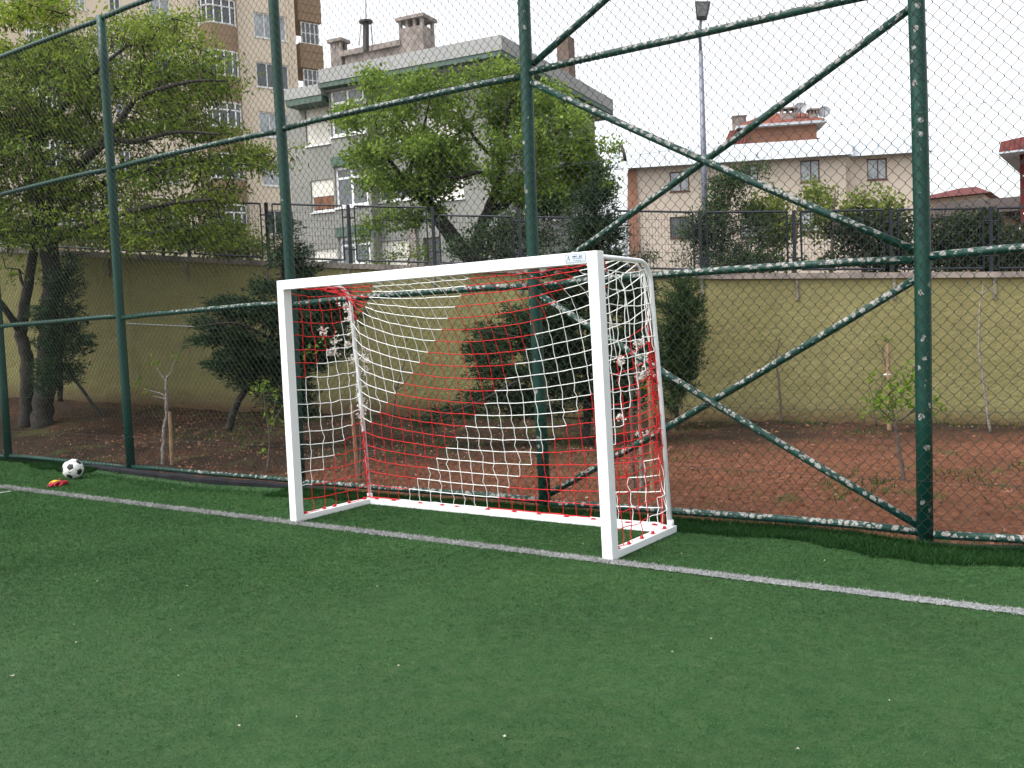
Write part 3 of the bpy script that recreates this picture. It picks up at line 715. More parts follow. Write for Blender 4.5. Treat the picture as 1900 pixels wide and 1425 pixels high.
# ================================================================== buildings
class Fac:
    """a vertical facade plane: origin o (x,y), horizontal direction d, outward normal n"""
    def __init__(s, o, d, n): s.o = Vector((o[0], o[1], 0)); s.d = Vector((d[0], d[1], 0)).normalized(); s.n = Vector((n[0], n[1], 0)).normalized()
    def at(s, px, py, out=0.):
        r = ray(px, py); t = s.n.dot(s.o + s.n * out - CAM) / s.n.dot(r); p = CAM + r * t; return (p - s.o).dot(s.d), p.z
    def pt(s, a, z, out=0.): return s.o + s.d * a + s.n * out + Vector((0, 0, z))
    def box(s, m, a0, a1, z0, z1, o0, o1, mi=0):
        if a0 > a1: a0, a1 = a1, a0
        q = [s.pt(a0, z0, o1), s.pt(a1, z0, o1), s.pt(a1, z0, o0), s.pt(a0, z0, o0), s.pt(a0, z1, o1), s.pt(a1, z1, o1), s.pt(a1, z1, o0), s.pt(a0, z1, o0)]
        m.hexa(q, mi)
    def rect(s, x0, y0, x1, y1, out=0.):
        xm = (x0 + x1) / 2; ym = (y0 + y1) / 2
        a0 = s.at(x0, ym, out)[0]; a1 = s.at(x1, ym, out)[0]; z1 = s.at(xm, y0, out)[1]; z0 = s.at(xm, y1, out)[1]
        return (min(a0, a1), max(a0, a1), z0, z1)
    def wall(s, m, a0, a1, z0, z1, openings, depth=.16, out=0., mi=0):
        A = sorted(set([a0, a1] + [v for o in openings for v in o[:2] if a0 < v < a1])); Z = sorted(set([z0, z1] + [v for o in openings for v in o[2:] if z0 < v < z1]))
        for i in range(len(A) - 1):
            for j in range(len(Z) - 1):
                ca, cz = (A[i] + A[i + 1]) / 2, (Z[j] + Z[j + 1]) / 2
                if any(o[0] < ca < o[1] and o[2] < cz < o[3] for o in openings): continue
                m.add([s.pt(A[i], Z[j], out), s.pt(A[i + 1], Z[j], out), s.pt(A[i + 1], Z[j + 1], out), s.pt(A[i], Z[j + 1], out)], [(0, 1, 2, 3)], mi)
        for o in openings:
            c = [(o[0], o[2]), (o[1], o[2]), (o[1], o[3]), (o[0], o[3])]
            for k in range(4):
                p, q = c[k], c[(k + 1) % 4]; m.add([s.pt(p[0], p[1], out), s.pt(q[0], q[1], out), s.pt(q[0], q[1], out - depth), s.pt(p[0], p[1], out - depth)], [(0, 1, 2, 3)], mi)
    def window(s, o, parent, frame, glass, cols=(.5,), rows=(), out=-.13, fw=.07, sill=True, name='window'):
        a0, a1, z0, z1 = o; m = MB(); b = .05
        s.box(m, a0, a1, z0, z0 + fw, out, out + b); s.box(m, a0, a1, z1 - fw, z1, out, out + b)
        s.box(m, a0, a0 + fw, z0 + fw, z1 - fw, out, out + b); s.box(m, a1 - fw, a1, z0 + fw, z1 - fw, out, out + b)
        for c in cols: cc = a0 + (a1 - a0) * c; s.box(m, cc - fw * .45, cc + fw * .45, z0 + fw, z1 - fw, out, out + b * .9)
        for c in rows: cc = z0 + (z1 - z0) * c; s.box(m, a0 + fw, a1 - fw, cc - fw * .4, cc + fw * .4, out, out + b * .8)
        if sill: s.box(m, a0 - .05, a1 + .05, z0 - .07, z0 - .003, -.1, .06)
        w_ = m.build(name, frame, parent); m = MB(); s.box(m, a0 + .01, a1 - .01, z0 + .01, z1 - .01, out - .03, out + .015); m.build('pane', glass, w_); return w_

# --- grey apartment house
C = P(940, 300, 36.0); C.z = 0; d1 = Vector((-.985, -.172, 0)); n1 = Vector((.172, -.985, 0)); d2 = Vector((-.175, .985, 0)); n2 = Vector((.985, .175, 0))
F1 = Fac(C, d1, n1); F2 = Fac(C, d2, n2)
house = thing('apartment_house', (C.x, C.y, 2.0), 'grey apartment house with green roof band and concrete chimneys behind the bright green tree', 'building')
ZR = F1.at(940, 62)[1]; ZF = F1.at(940, 90)[1]; ZG = F1.at(940, 100)[1]
aE = F1.at(590, 130)[0]; bE = F2.at(1138, 200)[0]
OV = 1.0
W1 = Fac(C - n1 * OV - n2 * OV, d1, n1); W2 = Fac(C - n1 * OV - n2 * OV, d2, n2)
def slab(m, z0, z1, i0, i1, mi=0):      # rectangular ring slab following the eaves
    q = [C - n1 * i0 - n2 * i0, C - n1 * i0 - n2 * i0 + d1 * (aE + i0 - OV * 0), C + d1 * aE + d2 * (bE), C - n2 * i0 + d2 * bE - n1 * i0]
    m.hexa([v + Vector((0, 0, z0)) for v in q] + [v + Vector((0, 0, z1)) for v in q], mi)
m = MB(); slab(m, ZF, ZR, 0, 0, 0); m.build('roof_fascia', M['grey_fascia'], house)
m = MB(); slab(m, ZG, ZF - .004, .03, .03); m.build('roof_trim', M['green_band'], house)
m = MB(); slab(m, ZG - .12, ZG - .004, .35, .35); m.build('soffit', M['grey_wall'], house)
# windows of the front
LB = Fac(W1.o + n1 * .55, d1, n1)        # projecting bay with the white windows
bay = [LB.rect(613, 163, 676, 250), LB.rect(622, 307, 682, 383), LB.rect(630, 439, 687, 492)]
bx0, bx1 = min(b[0] for b in bay) - .12, max(b[1] for b in bay) + .05
rec = [W1.rect(567, 200, 613, 268), W1.rect(577, 333, 624, 392), W1.rect(582, 462, 630, 500)]
right = [W1.rect(708, 205, 770, 265), W1.rect(790, 200, 850, 260), W1.rect(702, 330, 760, 372), W1.rect(800, 320, 860, 370), W1.rect(706, 446, 760, 500), W1.rect(786, 440, 818, 505)]
m = MB(); W1.wall(m, 0, bx0, 1.0, ZG - .1, right); aL = F1.at(553, 300)[0] + .2
m.build('front_wall', M['grey_wall'], house); m = MB(); W1.wall(m, bx1, aL, 1.0, F1.at(560, 172)[1], rec); m.build('wing_wall', M['grey_wall'], house)
m = MB()
LB.wall(m, bx0, bx1, 1.0, ZG - .12, bay, .12)
for a in (bx0, bx1): m.add([LB.pt(a, 1, 0), LB.pt(a, 1, -.55), LB.pt(a, ZG - .12, -.55), LB.pt(a, ZG - .12, 0)], [(0, 1, 2, 3)])
m.build('bay', M['grey_wall'], house)
for b in bay: m = MB(); LB.box(m, b[0] - .08, b[1] + .08, b[3] + .02, b[3] + .42, 0, .12); m.build('bay_trim', M['green_band'], house)
for b in bay: LB.window(b, house, M['pvc'], M['glass'], (.5,), (.72,), fw=.11)
for k, b in enumerate(rec):
    W1.window(b, house, M['pvc'], M['glass_dark'] if k else M['glass'], (.5,), sill=True)
    m = MB(); zb = b[2] + (b[3] - b[2]) * (.02, .48, .42)[k]; W1.box(m, b[0] + .02, b[1] - .02, zb, b[3] - .02, -.10, -.06); m.build('roller_shutter', M['shutter'], house)
m = MB(); b = rec[1]; W1.box(m, b[0] + .1, b[1] - .1, b[2] + .1, b[2] + (b[3] - b[2]) * .46, -.075, -.065); m.build('curtain', M['curtain_orange'], house)
for k, b in enumerate(right):
    if k in (4,):
        m = MB(); W1.box(m, b[0], b[1], b[2], b[3], -.14, -.08); m.build('roller_shutter', M['shutter'], house)
    elif k == 5: W1.window(b, house, M['wood_frame'], M['glass_dark'], (.5,), name='door')
    else: W1.window(b, house, M['pvc'], M['shutter'] if k in (0, 1, 3) else M['glass'], (.5,))
# pilaster right of the garage, right-hand facade
m = MB(); q = W1.rect(762, 430, 776, 505); W1.box(m, q[0], q[1], 1.0, W1.at(770, 400)[1], -.01, .12); m.build('pilaster', M['concrete_dark'], house)
m = MB(); rw = [(1.5, 3.0, 9.3, 10.6), (4.6, 6.1, 9.3, 10.6), (8.0, 9.6, 9.3, 10.6), (1.5, 3.0, 6.3, 7.6), (4.6, 6.1, 6.3, 7.6), (8.0, 9.6, 6.3, 7.6), (11.5, 13, 9.3, 10.6), (11.5, 13, 6.3, 7.6)]
rw = [r for r in rw if r[1] < bE - OV - .3]
W2.wall(m, 0, bE - OV, 1.0, ZG - .1, rw); m.build('side_wall', M['grey_wall'], house)
for r in rw: W2.window(r, house, M['pvc'], M['glass'], (.5,))
m = MB(); q = d2 * (bE - OV); W1b = Fac(W1.o + q, d1, -n1); W1b.wall(m, 0, aL, 1.0, ZG - .1, []); W3 = Fac(W1.o + d1 * aL, d2, -n2); W3.wall(m, 0, bE - OV, 1.0, F1.at(560, 172)[1], []); m.build('rear_wall', M['grey_wall'], house)
# lower wing roof at the left
zl1, zl0, zl2 = F1.at(556, 160)[1], F1.at(556, 180)[1], F1.at(556, 192)[1]; aF = F1.at(524, 180)[0]
m = MB(); F1.box(m, aE + .01, aF, zl0, zl1, -6, -.12); m.build('wing_fascia', M['grey_fascia'], house)
m = MB(); F1.box(m, aE + .01, aF - .03, zl2, zl0 - .004, -6, -.15); m.build('wing_trim', M['green_band'], house)
# roof structures: set back on the roof plane
RB = Fac(C - n1 * 3.0, d1, n1)
def chimney(F, x0, y0, x1, y1, dp, mat, name='chimney', cap=True, zb=None):
    a0, a1, z0, z1 = F.rect(x0, y0, x1, y1); z0 = ZR - .3 if zb is None else zb
    h = z1 - .14 if cap else z1
    m = MB(); F.box(m, a0 + .06, a1 - .06, z0, h - .32 if cap else h, -dp, 0)
    if cap:
        nleg = 4
        for i in range(nleg):
            a = a0 + .06 + (a1 - a0 - .12 - .12) * i / (nleg - 1)
            F.box(m, a, a + .12, h - .318, h, -.14, 0); F.box(m, a, a + .12, h - .318, h, -dp, -dp + .14)
        F.box(m, a0 - .05, a1 + .05, h + .003, z1, -dp - .1, .1)
    return m.build(name, mat, house)
chimney(RB, 611, 72, 635, 125, .5, M['concrete_dark']); chimney(RB, 738, 29, 787, 97, 1.0, M['concrete_dark'])
m = MB(); a0, a1, z0, z1 = RB.rect(637, 88, 740, 120); RB.box(m, a0, a1, ZR - .3, z1 - .15, -3.5, -.1); RB.box(m, a0 - .12, a1 + .12, z1 - .147, z1 + .08, -3.7, .05); m.build('roof_room', M['concrete_dark'], house)
RB2 = Fac(C - n1 * 9.0, d1, n1); chimney(RB2, 1031, 66, 1057, 130, .8, simple('brown_chimney_render', (.15, .105, .085), .9, .3, 2), cap=False)
m = MB(); b = P(679, 92, 40.5); z = lambda y: P(679, y, 40.5)
m.tube([z(95), z(40)], .13, 8); m.tube([z(40), z(-12)], .022, 5)
for a in range(4): m.tube([z(40) + Vector((.28 * math.cos(a * 1.57), .28 * math.sin(a * 1.57), -.02)), z(88) + Vector((.42 * math.cos(a * 1.57), .42 * math.sin(a * 1.57), 0))], .014, 4)
m.tube([z(41) + Vector((0, 0, -.03)), z(41) + Vector((0, 0, .05))], .30, 10)
tag(m.build('roof_antenna', M['metal_dark'], house))

# --- beige tower block
tT = Vector((.289, .957, 0)).normalized(); nT = Vector((tT.y, -tT.x, 0)); oT = P(480, 300, 56)
T = Fac(oT, tT, nT)
tower = thing('apartment_tower', (oT.x, oT.y, 2.5), 'tall beige apartment block with brown bay windows behind the feathery tree', 'building')
fl = [P(0, 0, 1)] ; FH = T.at(505, 25)[1] - T.at(505, 116)[1]
z_top0 = T.at(505, 26)[1]
cols = [T.rect(472, 26, 532, 72), T.rect(293, 192, 326, 232)]
ops = []; wins = []
wR = T.rect(471, 26, 531, 72); wL = T.rect(287, -8, 316, 38)
hR = wR[3] - wR[2]
for k in range(-1, 6):
    zt = wR[3] - k * FH
    ops.append((wR[0], wR[1], zt - hR, zt)); zt2 = T.at(301, 192)[1] + (2 - k) * FH; ops.append((T.at(291, 210)[0], T.at(328, 210)[0], zt2 - hR, zt2))
aL_ = T.at(-330, 200)[0]; aR_ = T.at(556, 200)[0]
for c in (150, 215): 
    for k in range(-1, 6):
        zt = wR[3] - k * FH; ops.append((T.at(c, 200)[0], T.at(c + 22, 200)[0], zt - hR, zt))
m = MB(); ZT = wR[3] + FH * 2.4; T.wall(m, aL_, aR_, 1.0, ZT, ops)
E_ = Fac(T.pt(aR_, 0), -nT, tT); E_.wall(m, 0, 1.6, 1.0, ZT, [])
E_.wall(m, 1.6, 14, 1.0, ZT, []); m.build('wall', M['tower'], tower)
for i, o in enumerate(ops): T.window(o, tower, M['pvc'], [M['glass_pale'], M['glass'], M['glass_pale']][i % 3], (.33, .66) if o[1] - o[0] > 2 else (.5,))
def rounded_bay(x0, x1, ztops, name_w='bay_window'):
    a0, a1 = T.at(x0, 200)[0], T.at(x1, 200)[0]; dp = .95; r = .5
    def ring(inset=0): 
        pts = [(a0 + inset, 0)]
        for q in range(5): an = math.pi - q * math.pi / 8; pts.append((a0 + r + (r - inset) * math.cos(an), dp - r + (r - inset) * math.sin(an)))
        for q in range(5): an = math.pi / 2 - q * math.pi / 8; pts.append((a1 - r + (r - inset) * math.cos(an), dp - r + (r - inset) * math.sin(an)))
        pts.append((a1 - inset, 0)); return pts
    def extr(z0, z1, mat, nm, inset=0, par=tower, seams=()):
        m = MB(); R0 = ring(inset); n = len(R0)
        m.add([T.pt(a, z0, o) for a, o in R0] + [T.pt(a, z1, o) for a, o in R0], [(i, i + 1, n + i + 1, n + i) for i in range(n - 1)] + [tuple(range(n - 1, -1, -1)), tuple(range(n, 2 * n))]); 
        for zz in seams:
            R1 = ring(-.015); m.add([T.pt(a, zz, o) for a, o in R1] + [T.pt(a, zz + .05, o) for a, o in R1], [(i, i + 1, n + i + 1, n + i) for i in range(n - 1)] + [tuple(range(n - 1, -1, -1)), tuple(range(n, 2 * n))])
        return m.build(nm, mat, par)
    for zt in ztops:
        zb = zt - hR
        gl = extr(zb, zt, M['glass'], name_w, .05); m = MB(); R0 = ring(0)
        for idx in (0, 1, 3, 5, 6, 8, 10, 11): a, o = R0[idx]; m.tube([T.pt(a, zb, o - .01), T.pt(a, zt, o - .01)], .05, 4)
        aa, oo = (a0 + a1) / 2, dp; m.tube([T.pt(aa, zb, oo), T.pt(aa, zt, oo)], .05, 4)
        for zz in (zb + .05, zt - .05, zb + hR * .68): m.tube([T.pt(a, zz, o - .01) for a, o in R0], .05, 4)
        m.build('frame', M['pvc'], gl)
        extr(zb - (FH - hR), zb - .003, M['tower_brown'], 'spandrel', 0, tower, (zb - .55, zb - 1.0))
zt = T.at(408, 7)[1]; ztops = [zt - k * FH for k in range(-1, 6)]
rounded_bay(379, 440, ztops); rounded_bay(60, 118, ztops)
# balcony stack round the far corner
B2 = Fac(T.pt(aR_, 0) - nT * 1.7, -nT, tT)
BB = Fac(T.pt(aR_, 0, -1.2) + tT * 1.6, tT, nT); zs1 = BB.at(575, 40)[1]
a0, a1 = BB.at(555, 60)[0], BB.at(598, 60)[0]
for k in range(-1, 3):
    z1 = zs1 - k * FH
    m = MB(); BB.box(m, a0, a1, z1, z1 + 1.5, -3, 0); BB.box(m, a0 - .03, a1 + .03, z1 + .5, z1 + .56, -3, .03); BB.box(m, a0 - .03, a1 + .03, z1 + 1.0, z1 + 1.06, -3, .03); m.build('balcony', M['tower_brown'], tower, bevel=.25)
    BB.window((a0 + .2, a1 - .15, z1 - (FH - 1.5) + .02, z1 - .02), tower, M['pvc'], M['glass'], (.25, .5, .75), (.5,), out=-.2, sill=False, name='balcony_glazing')
for px in (452, 545):
    a_ = T.at(px, 250)[0]; m = MB(); m.tube([T.pt(a_, 1, .08), T.pt(a_, ZT - .2, .08)], .055, 6); m.build('drainpipe', M['tower'], tower)
# air conditioner
o = T.rect(546, 414, 560, 428); m = MB(); T.box(m, o[0], o[1] + .3, o[2], o[3], .02, .4); ac = m.build('air_conditioner', M['pvc'], tower)
m = MB(); T.box(m, o[0] + .1, o[1] + .1, o[2] + .08, o[3] - .08, .40, .42); m.build('grille', M['metal_dark'], ac)

# --- pink house on the right
dP = Vector((-.876, -.482, 0)).normalized(); nP = Vector((-dP.y, dP.x, 0));
if nP.dot(CAM - P(1430, 300, 60)) < 0: nP = -nP
oP = P(1430, 300, 60); PF = Fac(oP, dP, nP); PR = Fac(oP - nP * .8, dP, nP)
pink = thing('apartment_building', (oP.x, oP.y, 2.0), 'pale pink apartment building with white metal roof cladding and red tiled attic', 'building')
aS = PF.at(1569, 300)[0]; aLft = PF.at(1168, 320)[0]; aRgt = PR.at(1721, 290)[0]
wl = [PF.rect(1485, 297, 1521, 337), PF.rect(1243, 318, 1279, 355), PF.rect(1373, 306, 1407, 336), PF.rect(1243, 402, 1279, 441), PF.rect(1373, 406, 1407, 441), PF.rect(1485, 392, 1521, 430)]
wr = [PR.rect(1609, 294, 1646, 333), PR.rect(1609, 390, 1646, 428)]
zc0 = PF.at(1430, 299)[1]; zc1 = PF.at(1430, 264)[1]
m = MB(); PF.wall(m, aS, aLft, -1, zc0 + .1, wl); PR.wall(m, aRgt, aS, -1, zc0 + .1, wr)
m.add([PF.pt(aS, -1), PF.pt(aS, zc0 + .1), PR.pt(aS, zc0 + .1), PR.pt(aS, -1)], [(0, 1, 2, 3)])
S_ = Fac(PF.pt(aLft, 0), -nP, dP); S_.wall(m, 0, 12, -1, zc0 + .1, []); S2 = Fac(PR.pt(aRgt, 0), -nP, -dP); S2.wall(m, 0, 12, -1, zc0 + .1, []); m.build('wall', M['pink'], pink)
for o in wl: PF.window(o, pink, M['wood_frame'], M['glass_pale'] if o is not wl[3] else M['glass'], (.45,))
for o in wr: PR.window(o, pink, M['wood_frame'], M['glass_pale'], (.45,))
def sloped(F, a0, a1, mat, nm):
    m = MB(); n = max(2, int(abs(a1 - a0) / 1.55))
    for i in range(n):
        b0 = a0 + (a1 - a0) * i / n; b1 = a0 + (a1 - a0) * (i + 1) / n; g_ = .012 if a1 > a0 else -.012; b0 += g_; b1 -= g_
        q = [F.pt(b0, zc0, .75), F.pt(b1, zc0, .75), F.pt(b1, zc0 + .12, -.4), F.pt(b0, zc0 + .12, -.4), F.pt(b0, zc1, .05), F.pt(b1, zc1, .05), F.pt(b1, zc1, -.4), F.pt(b0, zc1, -.4)]
        m.hexa(q)
    return m.build(nm, mat, pink)
sloped(PF, aS - .3, PF.at(1140, 330)[0], M['cladding'], 'roof_cladding'); sloped(PR, aRgt - .3, aS - .35, M['cladding'], 'roof_cladding')
m = MB(); o = PF.rect(1165, 318, 1184, 480); PF.box(m, o[0], o[1], -1, zc0 - .02, -.2, .15); m.build('corner_pillar', M['pink_dark'], pink)
m = MB(); PF.box(m, aRgt, aLft, zc1 - .7, zc1 - .35, -12, -.85); m.build('flat_roof', M['concrete_dark'], pink)
# attic storey
AT = Fac(oP - nP * 3.0, dP, nP); e = AT.rect(1367, 222, 1535, 236); zE = AT.at(1451, 229)[1]; b0 = AT.rect(1385, 236, 1519, 270)
m = MB(); AT.box(m, b0[0], b0[1], zc1 - .4, zE - .1, -6, -.6); m.build('attic_wall', M['pink_dark'], pink)
m = MB(); AT.box(m, e[0], e[1], zE - .1, zE + .06, -7.2, .0); m.build('attic_eaves', M['cladding'], pink)
zr = AT.at(1460, 209, -3.5)[1]; q = [AT.pt(e[0] + .05, zE + .065, -.02), AT.pt(e[1] - .05, zE + .065, -.02), AT.pt(e[1] - .05, zE + .065, -7.1), AT.pt(e[0] + .05, zE + .065, -7.1)]
ra, rb = AT.at(1505, 210)[0], AT.at(1434, 210)[0]
m = MB(); m.add(q + [AT.pt(ra, zr, -3.5), AT.pt(rb, zr, -3.5)], [(0, 1, 5, 4), (1, 2, 5), (2, 3, 4, 5), (3, 0, 4)]); m.build('attic_roof', M['tile'], pink)
lo_ = AT.rect(1337, 237, 1385, 270)
m = MB(); m.add([AT.pt(lo_[1], zc1 - .1, .6), AT.pt(lo_[0] + .01, zc1 - .1, .6), AT.pt(lo_[0] + .01, zE - .12, -.55), AT.pt(lo_[0] + 1.0, zE - .12, -.6), AT.pt(lo_[1], zc1 - .1, -6), AT.pt(lo_[0], zc1 - .1, -6)], [(0, 1, 2, 3), (0, 3, 4), (1, 0, 4, 5), (3, 2, 5, 4)]); m.build('lower_roof', M['tile_dark'], pink)
m = MB(); q0 = AT.rect(1519, 250, 1555, 262); m.add([AT.pt(q0[0], zc1 - .1, .4), AT.pt(q0[1], zc1 - .1, .4), AT.pt(q0[1], zc1 + .75, -.6), AT.pt(q0[0], zc1 - .1, -5), AT.pt(q0[1], zc1 - .1, -5)], [(0, 1, 2), (0, 2, 3), (2, 1, 4), (2, 4, 3)]); m.build('lower_roof', M['tile_dark'], pink)
m = MB(); q0 = PR.rect(1592, 248, 1625, 262, -2.5); m.add([PR.pt(q0[0], zc1 - .1, -2), PR.pt(q0[1], zc1 - .1, -2), PR.pt(q0[1], zc1 + .22, -3), PR.pt(q0[0], zc1 + .22, -3), PR.pt(q0[0], zc1 - .1, -6), PR.pt(q0[1], zc1 - .1, -6)], [(0, 1, 2, 3), (3, 2, 5, 4), (0, 3, 4), (1, 5, 2)]); m.build('lower_roof', M['tile_dark'], pink)
CH = Fac(oP - nP * 4.0, dP, nP)
for (x0, y0, x1, y1) in ((1449, 199, 1478, 224), (1501, 201, 1519, 224)):
    a0, a1, z0, z1 = CH.rect(x0, y0, x1, y1); m = MB(); CH.box(m, a0 + .05, a1 - .05, zE + .1, z1 - .36, -.7, 0)
    for a in (a0 + .05, (a0 + a1) / 2 - .06, a1 - .17): CH.box(m, a, a + .12, z1 - .357, z1 - .1, -.7, 0)
    CH.box(m, a0 - .06, a1 + .06, z1 - .097, z1, -.8, .1); m.build('chimney', M['concrete_dark'], pink)
a0, a1, z0, z1 = CH.rect(1360, 216, 1385, 232); m = MB(); CH.box(m, a0, a1, zc1 - .2, z1, -.6, 0); CH.box(m, a0 - .05, a1 + .05, z1 + .003, z1 + .08, -.65, .05); m.build('chimney', M['concrete_dark'], pink)
def dish(px, py, r_px, Z, parent):
    c = P(px, py, Z); r = r_px * Z / FOC; ax = Vector((.30, -.75, .32)).normalized(); u = ax.cross(Vector((0, 0, 1))).normalized(); v = u.cross(ax); m = MB(); vs = [c - ax * r * .28]; n = 18
    for k, (rr_, h) in enumerate(((.55, -.19), (1, 0))):
        for j in range(n): vs.append(c + (u * math.cos(j * 2 * math.pi / n) + v * math.sin(j * 2 * math.pi / n)) * r * rr_ + ax * r * h)
    f = [(0, 1 + j, 1 + (j + 1) % n) for j in range(n)] + [(1 + j, 1 + n + j, 1 + n + (j + 1) % n, 1 + (j + 1) % n) for j in range(n)]
    m.add(vs, f); m.tube([c - v * r, c + ax * r * 1.1, ], r * .05, 4); m.ball(c + ax * r * 1.1, r * .16, seg=6, ring=4); m.tube([c - ax * r * .28, c - ax * r * .5 - Vector((0, 0, r * 1.2))], r * .07, 5); return m.build('satellite_dish', M['dish'], parent, True)
dish(1485, 200, 12, 63.5, pink); dish(1529, 207, 12, 63.5, pink)

# --- far right red building, low roofs
oR = P(1893, 300, 42); vR = ray(1893, 300); vR.z = 0; vR.normalize(); vR = Matrix.Rotation(R_(-6), 3, 'Z') @ vR; nR = -vR; dR = Vector((vR.y, -vR.x, 0))
RF = Fac(oR, dR, nR); red = thing('corner_building', (oR.x, oR.y, 2), 'dark red building with white windows at the right edge', 'building')
z0, z1 = RF.at(1893, 283)[1], RF.at(1893, 258)[1]
ow = [(.15, 1.6, RF.at(1895, 325)[1], RF.at(1895, 288)[1]), (.15, 1.6, RF.at(1895, 395)[1], RF.at(1895, 362)[1])]
m = MB(); RF.wall(m, -.02, 8, 0, z0 + .1, ow); SR = Fac(RF.pt(-.02, 0), -nR, -dR); SR.wall(m, 0, 8, 0, z0 + .1, []); m.build('wall', M['red_wall'], red)
for o in ow: RF.window(o, red, M['pvc'], M['glass'], (.5,))
aX = RF.at(1858, 270)[0]; m = MB(); q = lambda a, z, o: RF.pt(a, z, o)
m.hexa([q(aX, z0, .9), q(9, z0, .9), q(9, z0, -8), q(aX, z0, -8), q(aX + .05, z1 - .1, .6), q(9, z1 + .9, .6), q(9, z1 + .9, -8), q(aX + .05, z1 - .1, -8)]); m.build('roof', M['tile_dark'], red)
m = MB(); RF.box(m, aX - .02, 9, z0 - .08, z0 - .004, -8, .92); m.build('eaves', M['cladding'], red)
Zq = 50; low = thing('low_house', P(1800, 420, Zq), 'low house with a brown metal roof beyond the dark hedge', 'building')
LF = Fac(P(1800, 400, Zq), dR, nR); r = LF.rect(1718, 366, 1893, 397); m = MB()
rz = LF.at(1718, 372)[1]; rz2 = LF.at(1890, 357)[1]; zb = LF.at(1800, 402)[1]
m.hexa([q_ for q_ in (LF.pt(r[0], zb, 1), LF.pt(r[1], zb, 1), LF.pt(r[1], zb, -8), LF.pt(r[0], zb, -8), LF.pt(r[0] + .3, rz, -2), LF.pt(r[1] - .1, rz2, -2), LF.pt(r[1] - .1, rz2, -5), LF.pt(r[0] + .3, rz, -5))]); m.build('roof', M['roof_brown'], low)
m = MB(); LF.box(m, r[0] + .8, r[1] - .8, 0, zb - .01, -7, 0); m.build('wall', M['tower_brown'], low)
Zq = 75; far = thing('red_roofed_house', P(1780, 380, Zq), 'house with a red tiled roof peeking over the low brown roof', 'building')
HF = Fac(P(1780, 380, Zq), dR, nR); zt_, zb_ = HF.at(1775, 342)[1], HF.at(1775, 368)[1]; a0, a1 = HF.at(1690, 365)[0], HF.at(1845, 360)[0]; ap, ap2 = HF.at(1768, 343)[0], HF.at(1800, 343)[0]
m = MB(); m.add([HF.pt(a0, zb_, 2), HF.pt(a1, zb_, 2), HF.pt(a1, zb_, -8), HF.pt(a0, zb_, -8), HF.pt(ap, zt_, -3), HF.pt(ap2, zt_, -3)], [(0, 1, 5, 4), (1, 2, 5), (2, 3, 4, 5), (3, 0, 4), (3, 2, 1, 0)]); m.build('roof', M['tile_dark'], far)
m = MB(); HF.box(m, a0 + .6, a1 - .6, 0, zb_ - .01, -7, 1); m.build('wall', M['pink'], far)

# ================================================================== street lamp and white pole
Zl = 18.6; lp = thing('street_lamp', P(1311, 520, Zl), 'tall grey street lamp with a square floodlight head behind the railing', 'street lamp')
m = MB(); s = Zl / FOC; b = P(1311, 560, Zl); t = P(1299, 32, Zl)
m.tube([b, P(1306, 300, Zl), P(1300, 95, Zl)], [6.5 * s, 5.5 * s, 4 * s], 12); m.tube([P(1300, 98, Zl), P(1298.5, 60, Zl), P(1300, 40, Zl), P(1302, 30, Zl)], 3 * s, 8); m.build('pole', M['metal_grey'], lp, True)
m = MB(); f0 = [P(x, y, Zl - .12) for x, y in ((1292, 33), (1311, 33), (1318, 2), (1289, 2))]; bk = [v - AZ * 0 + Vector((-.15, .35, .06)) for v in f0]
m.hexa(f0 + bk); hd = m.build('lamp_head', M['metal_dark'], lp, bevel=.01)
cc = sum(f0, Vector()) / 4; nrm = (f0[1] - f0[0]).cross(f0[3] - f0[0]).normalized(); nrm = nrm if nrm.dot(CAM - cc) > 0 else -nrm
m = MB(); m.hexa([cc + (v - cc) * .8 + nrm * .002 for v in f0] + [cc + (v - cc) * .8 + nrm * .012 for v in f0]); m.build('lens', M['lamp_lens'], hd)
Zw = 19; wp = thing('signal_pole', P(1161, 500, Zw), 'slim white pole with a bent dark tip beside the pink building', 'pole')
m = MB(); s = Zw / FOC; m.tube([P(1161, 540, Zw), P(1161, 300, Zw)], 4 * s, 8); m.build('pole', M['tube'], wp, True)
m = MB(); m.tube([P(1161, 302, Zw), P(1158, 285, Zw), P(1153, 270, Zw)], [3.4 * s, 3.2 * s, 3 * s], 8); m.build('tip', M['metal_dark'], wp, True)

